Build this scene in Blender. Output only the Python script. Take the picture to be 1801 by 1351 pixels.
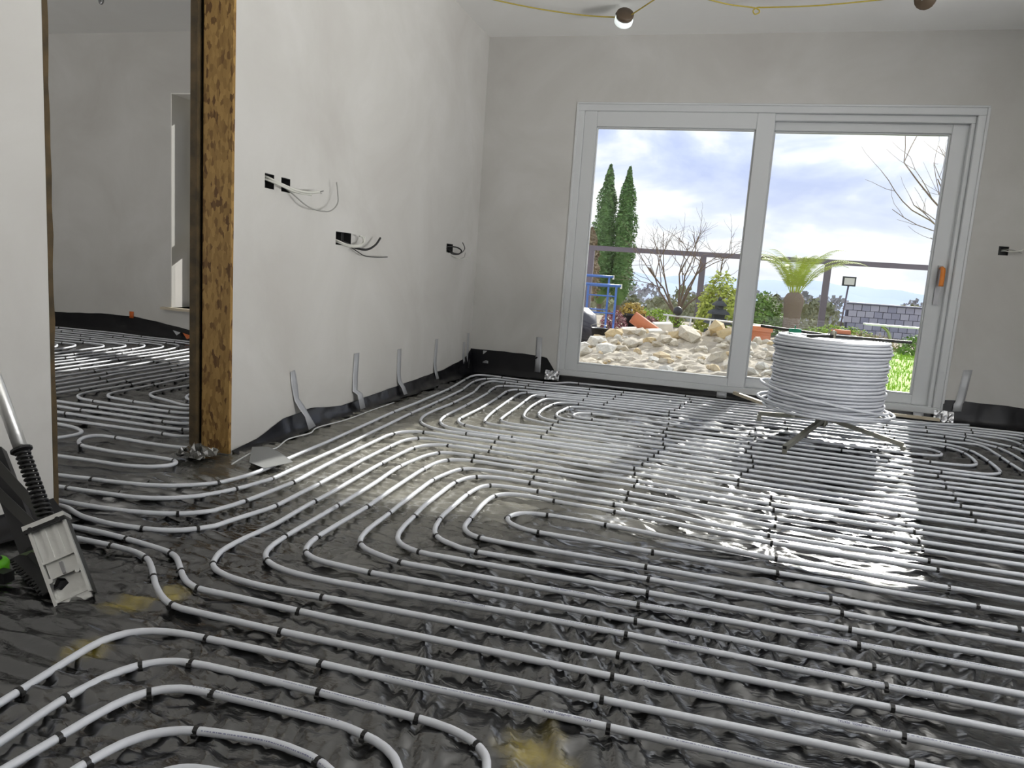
import bpy, bmesh, math, random
import numpy as np
from mathutils import Vector, Matrix, Euler

# ------------------------------------------------------------------ clean start
for o in list(bpy.data.objects):
    bpy.data.objects.remove(o, do_unlink=True)
SC = bpy.context.scene
COL = SC.collection
PI = math.pi

# ------------------------------------------------------------------ camera
CAM_H = 0.88
yaw, pitch, roll = 0.2621, 0.1507, 0.0697
fwd = Vector((-math.sin(yaw) * math.cos(pitch), math.cos(yaw) * math.cos(pitch), -math.sin(pitch)))
rgt = Vector((math.cos(yaw), math.sin(yaw), 0))
upv = rgt.cross(fwd)
r2 = math.cos(roll) * rgt + math.sin(roll) * upv
u2 = -math.sin(roll) * rgt + math.cos(roll) * upv
cam = bpy.data.cameras.new('camera')
cam.sensor_width = 36.0
cam.lens = 1302.86 / 1801 * 36.0
cam.clip_end = 4000
cam_o = bpy.data.objects.new('camera', cam)
COL.objects.link(cam_o)
M = Matrix((r2, u2, -fwd)).transposed().to_4x4()
M.translation = Vector((0, 0, CAM_H))
cam_o.matrix_world = M
SC.camera = cam_o

# ------------------------------------------------------------------ world: bright broken cloud
W = bpy.data.worlds.new('sky')
SC.world = W
W.use_nodes = True
nt = W.node_tree
nt.nodes.clear()
N = nt.nodes.new
out = N('ShaderNodeOutputWorld'); bg = N('ShaderNodeBackground')
tc = N('ShaderNodeTexCoord'); sep = N('ShaderNodeSeparateXYZ')
nt.links.new(tc.outputs['Generated'], sep.inputs[0])
mz = N('ShaderNodeMath'); mz.operation = 'ADD'; mz.inputs[1].default_value = 0.30
mx = N('ShaderNodeMath'); mx.operation = 'MAXIMUM'; mx.inputs[1].default_value = 0.12
nt.links.new(sep.outputs['Z'], mz.inputs[0]); nt.links.new(mz.outputs[0], mx.inputs[0])
dx = N('ShaderNodeMath'); dx.operation = 'DIVIDE'
dy = N('ShaderNodeMath'); dy.operation = 'DIVIDE'
nt.links.new(sep.outputs['X'], dx.inputs[0]); nt.links.new(mx.outputs[0], dx.inputs[1])
nt.links.new(sep.outputs['Y'], dy.inputs[0]); nt.links.new(mx.outputs[0], dy.inputs[1])
cmb = N('ShaderNodeCombineXYZ')
nt.links.new(dx.outputs[0], cmb.inputs[0]); nt.links.new(dy.outputs[0], cmb.inputs[1])
cmb.inputs[2].default_value = 2.35
cn = N('ShaderNodeTexNoise'); cn.inputs['Scale'].default_value = 2.3
cn.inputs['Detail'].default_value = 9.0; cn.inputs['Roughness'].default_value = 0.52; cn.inputs['Distortion'].default_value = 0.25
nt.links.new(cmb.outputs[0], cn.inputs['Vector'])
cr = N('ShaderNodeValToRGB')
cr.color_ramp.elements[0].position = 0.37; cr.color_ramp.elements[0].color = (0.45, 0.53, 0.79, 1)
cr.color_ramp.elements[1].position = 0.56; cr.color_ramp.elements[1].color = (0.97, 0.97, 0.98, 1)
e = cr.color_ramp.elements.new(0.465); e.color = (0.62, 0.69, 0.88, 1)
nt.links.new(cn.outputs['Fac'], cr.inputs[0])
# hazy white towards the horizon
hz = N('ShaderNodeMapRange'); hz.inputs['From Min'].default_value = 0.0; hz.inputs['From Max'].default_value = 0.16
hz.inputs['To Min'].default_value = 0.75; hz.inputs['To Max'].default_value = 0.0
nt.links.new(sep.outputs['Z'], hz.inputs['Value'])
mixh = N('ShaderNodeMix'); mixh.data_type = 'RGBA'
nt.links.new(hz.outputs[0], mixh.inputs['Factor']); nt.links.new(cr.outputs[0], mixh.inputs[6])
mixh.inputs[7].default_value = (0.90, 0.92, 0.96, 1)
nt.links.new(mixh.outputs[2], bg.inputs['Color'])
bg.inputs['Strength'].default_value = 1.25
nt.links.new(bg.outputs[0], out.inputs[0])

# ------------------------------------------------------------------ sun (low, beyond the patio door)
SUN_EL = math.radians(29.0)
sd = Vector((0.205, 1.0, 0)).normalized() * math.cos(SUN_EL) + Vector((0, 0, math.sin(SUN_EL)))
sun = bpy.data.lights.new('sun', 'SUN'); sun.energy = 7.0; sun.angle = math.radians(0.7); sun.color = (1.0, 0.97, 0.91)
sun_o = bpy.data.objects.new('sun', sun); COL.objects.link(sun_o)
sun_o.rotation_euler = sd.to_track_quat('Z', 'Y').to_euler()
sun_o.location = sd * 30

# ------------------------------------------------------------------ fill lamps added outside unseen openings to brighten the room and hall
def area(name, loc, direction, sx, sy, power, color=(1, 0.98, 0.95)):
    l = bpy.data.lights.new(name, 'AREA'); l.shape = 'RECTANGLE'; l.size = sx; l.size_y = sy; l.energy = power; l.color = color
    o = bpy.data.objects.new(name, l); COL.objects.link(o); o.location = loc
    o.rotation_euler = Vector(direction).to_track_quat('-Z', 'Z').to_euler()
    return o
area('added_room_fill', (4.25, 1.75, -0.05), (-0.5, 0, 1), 3.4, 2.2, 950, (1, 0.99, 0.97))  # added lamp, lifts the ceiling and partition through the side opening
area('added_hall_fill', (-5.2, 0.1, 0.45), (0, 1, 3.2), 2.1, 0.9, 130, (1, 0.99, 0.97))  # added lamp, brightens the hall ceiling from outside

SC.view_settings.view_transform = 'Standard'
SC.view_settings.look = 'None'
SC.view_settings.gamma = 1.0
SC.view_settings.exposure = 0.15
SC.view_settings.use_curve_mapping = False
SC.cycles.max_bounces = 8
SC.cycles.diffuse_bounces = 5
SC.cycles.glossy_bounces = 4
SC.cycles.transparent_max_bounces = 16
SC.cycles.sample_clamp_indirect = 6.0
SC.cycles.caustics_reflective = False
SC.cycles.caustics_refractive = False

# ------------------------------------------------------------------ helpers
rng = random.Random(7)

def obj(name, verts, faces, mat=None, parent=None, smooth=False, kind=None):
    me = bpy.data.meshes.new(name)
    me.from_pydata([tuple(v) for v in verts], [], faces)
    if smooth:
        me.polygons.foreach_set('use_smooth', [True] * len(me.polygons))
    me.update()
    return mobj(name, me, mat, parent, kind)

def mobj(name, me, mat=None, parent=None, kind=None):
    o = bpy.data.objects.new(name, me)
    if mat is not None and not me.materials:
        me.materials.append(mat)
    COL.objects.link(o)
    if parent is not None:
        o.parent = parent
    if kind:
        o['kind'] = kind
    return o

def tag(o, label, cat=None, group=None, kind=None):
    if label: o['label'] = label
    if cat: o['category'] = cat
    if group: o['group'] = group
    if kind: o['kind'] = kind
    return o

def thing(name, label, cat, loc=(0, 0, 0), group=None, kind=None, rot=(0, 0, 0)):
    o = bpy.data.objects.new(name, None); COL.objects.link(o)
    o.location = loc; o.rotation_euler = rot; o.empty_display_size = 0.05
    return tag(o, label, cat, group, kind)

class MB:
    def __init__(s): s.v = []; s.f = []
    def add(s, v, f):
        b = len(s.v); s.v += [tuple(q) for q in v]; s.f += [tuple(i + b for i in q) for q in f]; return s
    def box(s, x0, x1, y0, y1, z0, z1):
        v = [(x0, y0, z0), (x1, y0, z0), (x1, y1, z0), (x0, y1, z0), (x0, y0, z1), (x1, y0, z1), (x1, y1, z1), (x0, y1, z1)]
        return s.add(v, [(0, 3, 2, 1), (4, 5, 6, 7), (0, 1, 5, 4), (1, 2, 6, 5), (2, 3, 7, 6), (3, 0, 4, 7)])
    def obox(s, a, b, w, t, up=(0, 0, 1)):
        """bar from a to b, width w across, thickness t along up"""
        a = Vector(a); b = Vector(b); d = (b - a).normalized(); up = Vector(up)
        x = d.cross(up)
        if x.length < 1e-4: x = d.cross(Vector((1, 0, 0)))
        x.normalize(); y = x.cross(d).normalized()
        v = []
        for p in (a, b):
            for sx, sy in ((-1, -1), (1, -1), (1, 1), (-1, 1)):
                v.append(p + x * (sx * w / 2) + y * (sy * t / 2))
        return s.add(v, [(0, 3, 2, 1)[::-1], (4, 5, 6, 7)[::-1], (0, 1, 5, 4)[::-1], (1, 2, 6, 5)[::-1], (2, 3, 7, 6)[::-1], (3, 0, 4, 7)[::-1]])
    def tube(s, pts, r, seg=8, caps=True, closed=False):
        pts = [Vector(p) for p in pts]; n = len(pts)
        rs = r if hasattr(r, '__len__') else [r] * n
        d0 = (pts[1] - pts[0]).normalized()
        ref = Vector((0, 0, 1)) if abs(d0.z) < 0.9 else Vector((1, 0, 0))
        x = d0.cross(ref).normalized()
        b = len(s.v)
        for i in range(n):
            if closed: d = pts[(i + 1) % n] - pts[i - 1]
            else: d = pts[min(i + 1, n - 1)] - pts[max(i - 1, 0)]
            d.normalize()
            x = (x - d * x.dot(d)).normalized(); y = d.cross(x)
            for k in range(seg):
                a = 2 * PI * k / seg
                s.v.append(tuple(pts[i] + (x * math.cos(a) + y * math.sin(a)) * rs[i]))
        m = n if closed else n - 1
        for i in range(m):
            j = (i + 1) % n
            for k in range(seg):
                l = (k + 1) % seg
                s.f.append((b + i * seg + k, b + i * seg + l, b + j * seg + l, b + j * seg + k))
        if caps and not closed:
            s.f.append(tuple(b + k for k in range(seg))[::-1])
            s.f.append(tuple(b + (n - 1) * seg + k for k in range(seg)))
        return s
    def lathe(s, prof, seg=16, c=(0, 0, 0)):
        b = len(s.v)
        for r, z in prof:
            for k in range(seg):
                a = 2 * PI * k / seg
                s.v.append((c[0] + r * math.cos(a), c[1] + r * math.sin(a), c[2] + z))
        for i in range(len(prof) - 1):
            for k in range(seg):
                l = (k + 1) % seg
                s.f.append((b + i * seg + k, b + i * seg + l, b + (i + 1) * seg + l, b + (i + 1) * seg + k))
        s.f.append(tuple(b + k for k in range(seg))[::-1])
        s.f.append(tuple(b + (len(prof) - 1) * seg + k for k in range(seg)))
        return s
    def grid(s, P):
        """P: rows of points"""
        b = len(s.v); nr = len(P); nc = len(P[0])
        for row in P: s.v += [tuple(q) for q in row]
        for i in range(nr - 1):
            for j in range(nc - 1):
                s.f.append((b + i * nc + j, b + i * nc + j + 1, b + (i + 1) * nc + j + 1, b + (i + 1) * nc + j))
        return s
    def rot(s, m):
        s.v = [tuple(m @ Vector(q)) for q in s.v]; return s
    def build(s, name, mat, parent=None, smooth=False, kind=None):
        return obj(name, s.v, s.f, mat, parent, smooth, kind)

def cr_spline(P, per=6):
    P = [Vector(p) for p in P]; n = len(P); o = []
    for i in range(n - 1):
        p0 = P[max(i - 1, 0)]; p1 = P[i]; p2 = P[i + 1]; p3 = P[min(i + 2, n - 1)]
        for k in range(per):
            t = k / per
            o.append(0.5 * ((2 * p1) + (p2 - p0) * t + (2 * p0 - 5 * p1 + 4 * p2 - p3) * t * t + (3 * p1 - p0 - 3 * p2 + p3) * t ** 3))
    o.append(P[-1]); return o

# numpy gradient noise
_prs = np.random.RandomState(11)
_perm = _prs.permutation(256); _perm = np.concatenate([_perm, _perm])
_ga = _prs.rand(256) * 2 * np.pi
_gx, _gy = np.cos(_ga), np.sin(_ga)
def pn(x, y):
    x = np.asarray(x, float); y = np.asarray(y, float)
    xi = np.floor(x).astype(int); yi = np.floor(y).astype(int); xf = x - xi; yf = y - yi
    u = xf ** 3 * (xf * (xf * 6 - 15) + 10); v = yf ** 3 * (yf * (yf * 6 - 15) + 10)
    def g(i, j, fx, fy):
        h = _perm[_perm[i & 255] + (j & 255)]
        return _gx[h] * fx + _gy[h] * fy
    a = g(xi, yi, xf, yf); b = g(xi + 1, yi, xf - 1, yf); c = g(xi, yi + 1, xf, yf - 1); d = g(xi + 1, yi + 1, xf - 1, yf - 1)
    return 1.5 * ((a * (1 - u) + b * u) * (1 - v) + (c * (1 - u) + d * u) * v)

# ------------------------------------------------------------------ materials
def mat(name, col, rough=0.5, metal=0.0, spec=0.5, bump=0.0, bscale=40, var=None, vscale=3.0, coord='Object', vdetail=5, emit=None, trans=0.0):
    m = bpy.data.materials.new(name); m.use_nodes = True
    t = m.node_tree; b = t.nodes['Principled BSDF']
    b.inputs['Base Color'].default_value = (*col, 1)
    b.inputs['Roughness'].default_value = rough
    b.inputs['Metallic'].default_value = metal
    b.inputs['Specular IOR Level'].default_value = spec
    if trans: b.inputs['Transmission Weight'].default_value = trans
    tcn = t.nodes.new('ShaderNodeTexCoord')
    if var is not None:
        n = t.nodes.new('ShaderNodeTexNoise'); n.inputs['Scale'].default_value = vscale; n.inputs['Detail'].default_value = vdetail
        t.links.new(tcn.outputs[coord], n.inputs['Vector'])
        r = t.nodes.new('ShaderNodeValToRGB'); r.color_ramp.elements[0].position = 0.32; r.color_ramp.elements[1].position = 0.68
        r.color_ramp.elements[0].color = (*var, 1); r.color_ramp.elements[1].color = (*col, 1)
        t.links.new(n.outputs['Fac'], r.inputs[0]); t.links.new(r.outputs[0], b.inputs['Base Color'])
    if bump:
        n2 = t.nodes.new('ShaderNodeTexNoise'); n2.inputs['Scale'].default_value = bscale; n2.inputs['Detail'].default_value = 6
        t.links.new(tcn.outputs[coord], n2.inputs['Vector'])
        bp = t.nodes.new('ShaderNodeBump'); bp.inputs['Strength'].default_value = bump; bp.inputs['Distance'].default_value = 0.01
        t.links.new(n2.outputs['Fac'], bp.inputs['Height']); t.links.new(bp.outputs[0], b.inputs['Normal'])
    if emit:
        b.inputs['Emission Color'].default_value = (*emit[0], 1); b.inputs['Emission Strength'].default_value = emit[1]
    return m

def plaster(name, a, b_, c):
    m = mat(name, a, rough=0.85, spec=0.2)
    t = m.node_tree; bs = t.nodes['Principled BSDF']; tcn = t.nodes.new('ShaderNodeTexCoord')
    n = t.nodes.new('ShaderNodeTexNoise'); n.inputs['Scale'].default_value = 1.3; n.inputs['Detail'].default_value = 7; n.inputs['Roughness'].default_value = 0.6
    n.inputs['Distortion'].default_value = 0.6
    t.links.new(tcn.outputs['Object'], n.inputs['Vector'])
    r = t.nodes.new('ShaderNodeValToRGB')
    r.color_ramp.elements[0].position = 0.30; r.color_ramp.elements[0].color = (*b_, 1)
    r.color_ramp.elements[1].position = 0.66; r.color_ramp.elements[1].color = (*c, 1)
    e = r.color_ramp.elements.new(0.5); e.color = (*a, 1)
    t.links.new(n.outputs['Fac'], r.inputs[0]); t.links.new(r.outputs[0], bs.inputs['Base Color'])
    n2 = t.nodes.new('ShaderNodeTexNoise'); n2.inputs['Scale'].default_value = 9; n2.inputs['Detail'].default_value = 8
    mp = t.nodes.new('ShaderNodeMapping'); mp.inputs['Scale'].default_value = (1, 1, 0.35)
    t.links.new(tcn.outputs['Object'], mp.inputs[0]); t.links.new(mp.outputs[0], n2.inputs['Vector'])
    bp = t.nodes.new('ShaderNodeBump'); bp.inputs['Strength'].default_value = 0.12; bp.inputs['Distance'].default_value = 0.01
    t.links.new(n2.outputs['Fac'], bp.inputs['Height']); t.links.new(bp.outputs[0], bs.inputs['Normal'])
    return m

MAT = {}
MAT['plaster'] = plaster('plaster', (0.555, 0.545, 0.52), (0.51, 0.495, 0.47), (0.595, 0.585, 0.565))
MAT['ceiling'] = plaster('ceiling_plaster', (0.83, 0.825, 0.805), (0.81, 0.80, 0.78), (0.85, 0.845, 0.83))
MAT['pvc'] = mat('white_pvc', (0.62, 0.635, 0.645), rough=0.3)
MAT['cream_frame'] = mat('cream_window_frame', (0.70, 0.68, 0.60), rough=0.4)
MAT['pipe'] = mat('white_pipe', (0.63, 0.65, 0.70), rough=0.38, bump=0.04, bscale=30)
MAT['tie'] = mat('black_nylon', (0.010, 0.010, 0.010), rough=0.4)
MAT['ink'] = mat('blue_ink', (0.03, 0.035, 0.16), rough=0.5)
MAT['ink_faint'] = mat('faint_ink', (0.22, 0.23, 0.36), rough=0.5)
MAT['tape'] = mat('silver_tape', (0.42, 0.43, 0.45), rough=0.42, metal=0.25, bump=0.08, bscale=60)
MAT['foil'] = mat('crumpled_foil', (0.62, 0.63, 0.65), rough=0.22, metal=0.9, bump=0.5, bscale=45)
MAT['card'] = mat('grey_card', (0.22, 0.225, 0.225), rough=0.7)
MAT['concrete'] = mat('concrete', (0.30, 0.29, 0.27), rough=0.9, var=(0.24, 0.23, 0.22), bump=0.2)
MAT['alu'] = mat('aluminium', (0.74, 0.74, 0.72), rough=0.38, metal=0.9, bump=0.06, bscale=90)
MAT['galv'] = mat('galvanised_steel', (0.40, 0.40, 0.35), rough=0.45, metal=0.7, var=(0.30, 0.29, 0.24), vscale=12, bump=0.05)
MAT['steel_dark'] = mat('dark_steel', (0.05, 0.05, 0.047), rough=0.4, metal=0.6)
MAT['black'] = mat('black_plastic', (0.008, 0.008, 0.009), rough=0.45)
MAT['green'] = mat('green_plastic', (0.16, 0.62, 0.02), rough=0.35)
MAT['green_dark'] = mat('dark_green_plastic', (0.01, 0.22, 0.12), rough=0.4)
MAT['wood'] = mat('pale_timber', (0.62, 0.55, 0.43), rough=0.6, var=(0.5, 0.43, 0.32), vscale=9, bump=0.05)
MAT['orange'] = mat('orange_plastic', (0.78, 0.24, 0.03), rough=0.4)
MAT['grey_metal'] = mat('grey_metal', (0.33, 0.33, 0.34), rough=0.35, metal=0.8)
MAT['cable_white'] = mat('grey_white_cable', (0.60, 0.60, 0.55), rough=0.5)
MAT['cable_grey'] = mat('grey_cable', (0.33, 0.33, 0.31), rough=0.5)
MAT['cable_black'] = mat('black_cable', (0.012, 0.012, 0.012), rough=0.4)
MAT['cable_yellow'] = mat('yellow_cable', (0.42, 0.33, 0.05), rough=0.5)
MAT['lamp_white'] = mat('lamp_diffuser', (0.85, 0.88, 0.88), rough=0.3, emit=((0.9, 1.0, 0.98), 0.6))
MAT['lamp_brown'] = mat('brown_lamp_body', (0.10, 0.07, 0.045), rough=0.5)
MAT['box_black'] = mat('galvanised_box_black', (0.02, 0.02, 0.02), rough=0.5, bump=0.2)

def glass_mat(name, tint):
    m = bpy.data.materials.new(name); m.use_nodes = True; t = m.node_tree; t.nodes.clear()
    o = t.nodes.new('ShaderNodeOutputMaterial'); mx_ = t.nodes.new('ShaderNodeMixShader'); tr_ = t.nodes.new('ShaderNodeBsdfTransparent')
    gl = t.nodes.new('ShaderNodeBsdfGlossy'); fr = t.nodes.new('ShaderNodeFresnel')
    tr_.inputs[0].default_value = (*tint, 1); gl.inputs['Roughness'].default_value = 0.0; fr.inputs['IOR'].default_value = 1.52
    t.links.new(fr.outputs[0], mx_.inputs[0]); t.links.new(tr_.outputs[0], mx_.inputs[1]); t.links.new(gl.outputs[0], mx_.inputs[2]); t.links.new(mx_.outputs[0], o.inputs[0])
    return m
MAT['glass'] = glass_mat('window_glass', (0.955, 0.965, 0.965))

def osb_mat():
    m = mat('osb_board', (0.35, 0.22, 0.08), rough=0.65, spec=0.3)
    t = m.node_tree; b = t.nodes['Principled BSDF']; tcn = t.nodes.new('ShaderNodeTexCoord')
    mp = t.nodes.new('ShaderNodeMapping'); mp.inputs['Scale'].default_value = (150, 150, 56); mp.inputs['Rotation'].default_value = (0.2, 0.5, 0.3)
    t.links.new(tcn.outputs['Object'], mp.inputs[0])
    v = t.nodes.new('ShaderNodeTexVoronoi'); v.inputs['Scale'].default_value = 1.0; v.inputs['Randomness'].default_value = 1.0
    nw = t.nodes.new('ShaderNodeTexNoise'); nw.inputs['Scale'].default_value = 1.6
    t.links.new(mp.outputs[0], nw.inputs['Vector'])
    mxv = t.nodes.new('ShaderNodeMix'); mxv.data_type = 'VECTOR'; mxv.inputs['Factor'].default_value = 0.45
    t.links.new(mp.outputs[0], mxv.inputs[4]); t.links.new(nw.outputs['Color'], mxv.inputs[5])
    t.links.new(mxv.outputs[1], v.inputs['Vector'])
    bw = t.nodes.new('ShaderNodeRGBToBW'); t.links.new(v.outputs['Color'], bw.inputs[0])
    r = t.nodes.new('ShaderNodeValToRGB')
    r.color_ramp.elements[0].position = 0.16; r.color_ramp.elements[0].color = (0.11, 0.052, 0.014, 1)
    r.color_ramp.elements[1].position = 0.85; r.color_ramp.elements[1].color = (0.37, 0.225, 0.07, 1)
    e = r.color_ramp.elements.new(0.36); e.color = (0.25, 0.145, 0.042, 1)
    t.links.new(bw.outputs[0], r.inputs[0]); t.links.new(r.outputs[0], b.inputs['Base Color'])
    bp = t.nodes.new('ShaderNodeBump'); bp.inputs['Strength'].default_value = 0.35; bp.inputs['Distance'].default_value = 0.004
    t.links.new(bw.outputs[0], bp.inputs['Height']); t.links.new(bp.outputs[0], b.inputs['Normal'])
    return m
MAT['osb'] = osb_mat()
MAT['osb_edge'] = mat('osb_cut_edge', (0.10, 0.065, 0.025), rough=0.8, var=(0.04, 0.028, 0.012), vscale=14, bump=0.4)

def film_mat(ior=1.8):
    """black polythene, a little dusty, yellow foam overspray at a few spots"""
    m = mat('black_polythene', (0.012, 0.012, 0.012), rough=0.3, spec=0.8)
    m.node_tree.nodes['Principled BSDF'].inputs['IOR'].default_value = ior
    t = m.node_tree; b = t.nodes['Principled BSDF']; tcn = t.nodes.new('ShaderNodeTexCoord')
    nd = t.nodes.new('ShaderNodeTexNoise'); nd.inputs['Scale'].default_value = 2.2; nd.inputs['Detail'].default_value = 8; nd.inputs['Roughness'].default_value = 0.65
    t.links.new(tcn.outputs['Object'], nd.inputs['Vector'])
    r = t.nodes.new('ShaderNodeValToRGB')
    r.color_ramp.elements[0].position = 0.38; r.color_ramp.elements[0].color = (0.007, 0.007, 0.008, 1)
    r.color_ramp.elements[1].position = 0.75; r.color_ramp.elements[1].color = (0.026, 0.026, 0.025, 1)
    t.links.new(nd.outputs['Fac'], r.inputs[0])
    # pale dust over the left middle floor, with sun-patch brightness put into its colour
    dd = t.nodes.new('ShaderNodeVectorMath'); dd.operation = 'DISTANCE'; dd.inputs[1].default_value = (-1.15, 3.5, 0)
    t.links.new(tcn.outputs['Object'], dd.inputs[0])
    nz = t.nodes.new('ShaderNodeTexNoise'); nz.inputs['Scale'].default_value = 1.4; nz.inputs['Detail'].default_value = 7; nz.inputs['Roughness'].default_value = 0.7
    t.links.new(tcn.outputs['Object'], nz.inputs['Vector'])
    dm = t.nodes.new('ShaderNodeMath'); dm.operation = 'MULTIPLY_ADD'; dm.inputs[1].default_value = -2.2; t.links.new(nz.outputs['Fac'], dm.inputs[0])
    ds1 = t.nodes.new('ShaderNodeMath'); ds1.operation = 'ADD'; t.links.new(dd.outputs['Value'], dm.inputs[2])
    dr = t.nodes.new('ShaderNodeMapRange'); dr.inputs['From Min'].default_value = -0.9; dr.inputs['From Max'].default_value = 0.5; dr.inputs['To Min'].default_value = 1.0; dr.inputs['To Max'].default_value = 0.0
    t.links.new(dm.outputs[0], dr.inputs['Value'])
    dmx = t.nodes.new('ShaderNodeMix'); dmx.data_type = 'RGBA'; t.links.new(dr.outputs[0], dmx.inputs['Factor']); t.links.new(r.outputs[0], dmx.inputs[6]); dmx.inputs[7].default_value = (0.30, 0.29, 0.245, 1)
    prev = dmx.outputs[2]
    ns = t.nodes.new('ShaderNodeTexNoise'); ns.inputs['Scale'].default_value = 16; ns.inputs['Detail'].default_value = 5
    t.links.new(tcn.outputs['Object'], ns.inputs['Vector'])
    for (x, y, rad) in ((-0.24, 1.245, 0.085), (-1.33, 1.43, 0.07), (-1.26, 1.50, 0.05), (-1.24, 1.22, 0.06), (-0.19, 1.18, 0.07)):
        ds = t.nodes.new('ShaderNodeVectorMath'); ds.operation = 'DISTANCE'; ds.inputs[1].default_value = (x, y, 0)
        t.links.new(tcn.outputs['Object'], ds.inputs[0])
        ad = t.nodes.new('ShaderNodeMath'); ad.operation = 'MULTIPLY_ADD'; ad.inputs[1].default_value = rad * 1.6; ad.inputs[2].default_value = -rad * 0.8
        t.links.new(ns.outputs['Fac'], ad.inputs[0])
        sm = t.nodes.new('ShaderNodeMath'); sm.operation = 'ADD'; t.links.new(ds.outputs['Value'], sm.inputs[0]); t.links.new(ad.outputs[0], sm.inputs[1])
        mr = t.nodes.new('ShaderNodeMapRange'); mr.inputs['From Min'].default_value = rad * 0.15; mr.inputs['From Max'].default_value = rad
        mr.inputs['To Min'].default_value = 0.8; mr.inputs['To Max'].default_value = 0.0
        t.links.new(sm.outputs[0], mr.inputs['Value'])
        mx_ = t.nodes.new('ShaderNodeMix'); mx_.data_type = 'RGBA'
        t.links.new(mr.outputs[0], mx_.inputs['Factor']); t.links.new(prev, mx_.inputs[6]); mx_.inputs[7].default_value = (0.30, 0.23, 0.02, 1)
        prev = mx_.outputs[2]
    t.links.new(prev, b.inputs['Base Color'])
    rr = t.nodes.new('ShaderNodeMapRange'); rr.inputs['From Min'].default_value = 0.3; rr.inputs['From Max'].default_value = 0.75
    rr.inputs['To Min'].default_value = 0.14; rr.inputs['To Max'].default_value = 0.30
    t.links.new(nd.outputs['Fac'], rr.inputs['Value']); t.links.new(rr.outputs[0], b.inputs['Roughness'])
    # fine creases
    mp = t.nodes.new('ShaderNodeMapping'); mp.inputs['Scale'].default_value = (11, 30, 14); mp.inputs['Rotation'].default_value = (0, 0, 0.35)
    t.links.new(tcn.outputs['Object'], mp.inputs[0])
    n2 = t.nodes.new('ShaderNodeTexNoise'); n2.inputs['Scale'].default_value = 1.0; n2.inputs['Detail'].default_value = 4; n2.inputs['Distortion'].default_value = 0.35
    t.links.new(mp.outputs[0], n2.inputs['Vector'])
    bp = t.nodes.new('ShaderNodeBump'); bp.inputs['Strength'].default_value = 0.7; bp.inputs['Distance'].default_value = 0.007
    t.links.new(n2.outputs['Fac'], bp.inputs['Height']); t.links.new(bp.outputs[0], b.inputs['Normal'])
    return m
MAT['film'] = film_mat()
MAT['film_edge'] = mat('black_polythene_edge', (0.004, 0.004, 0.006), rough=0.28, spec=0.35, bump=0.25, bscale=9)

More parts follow.
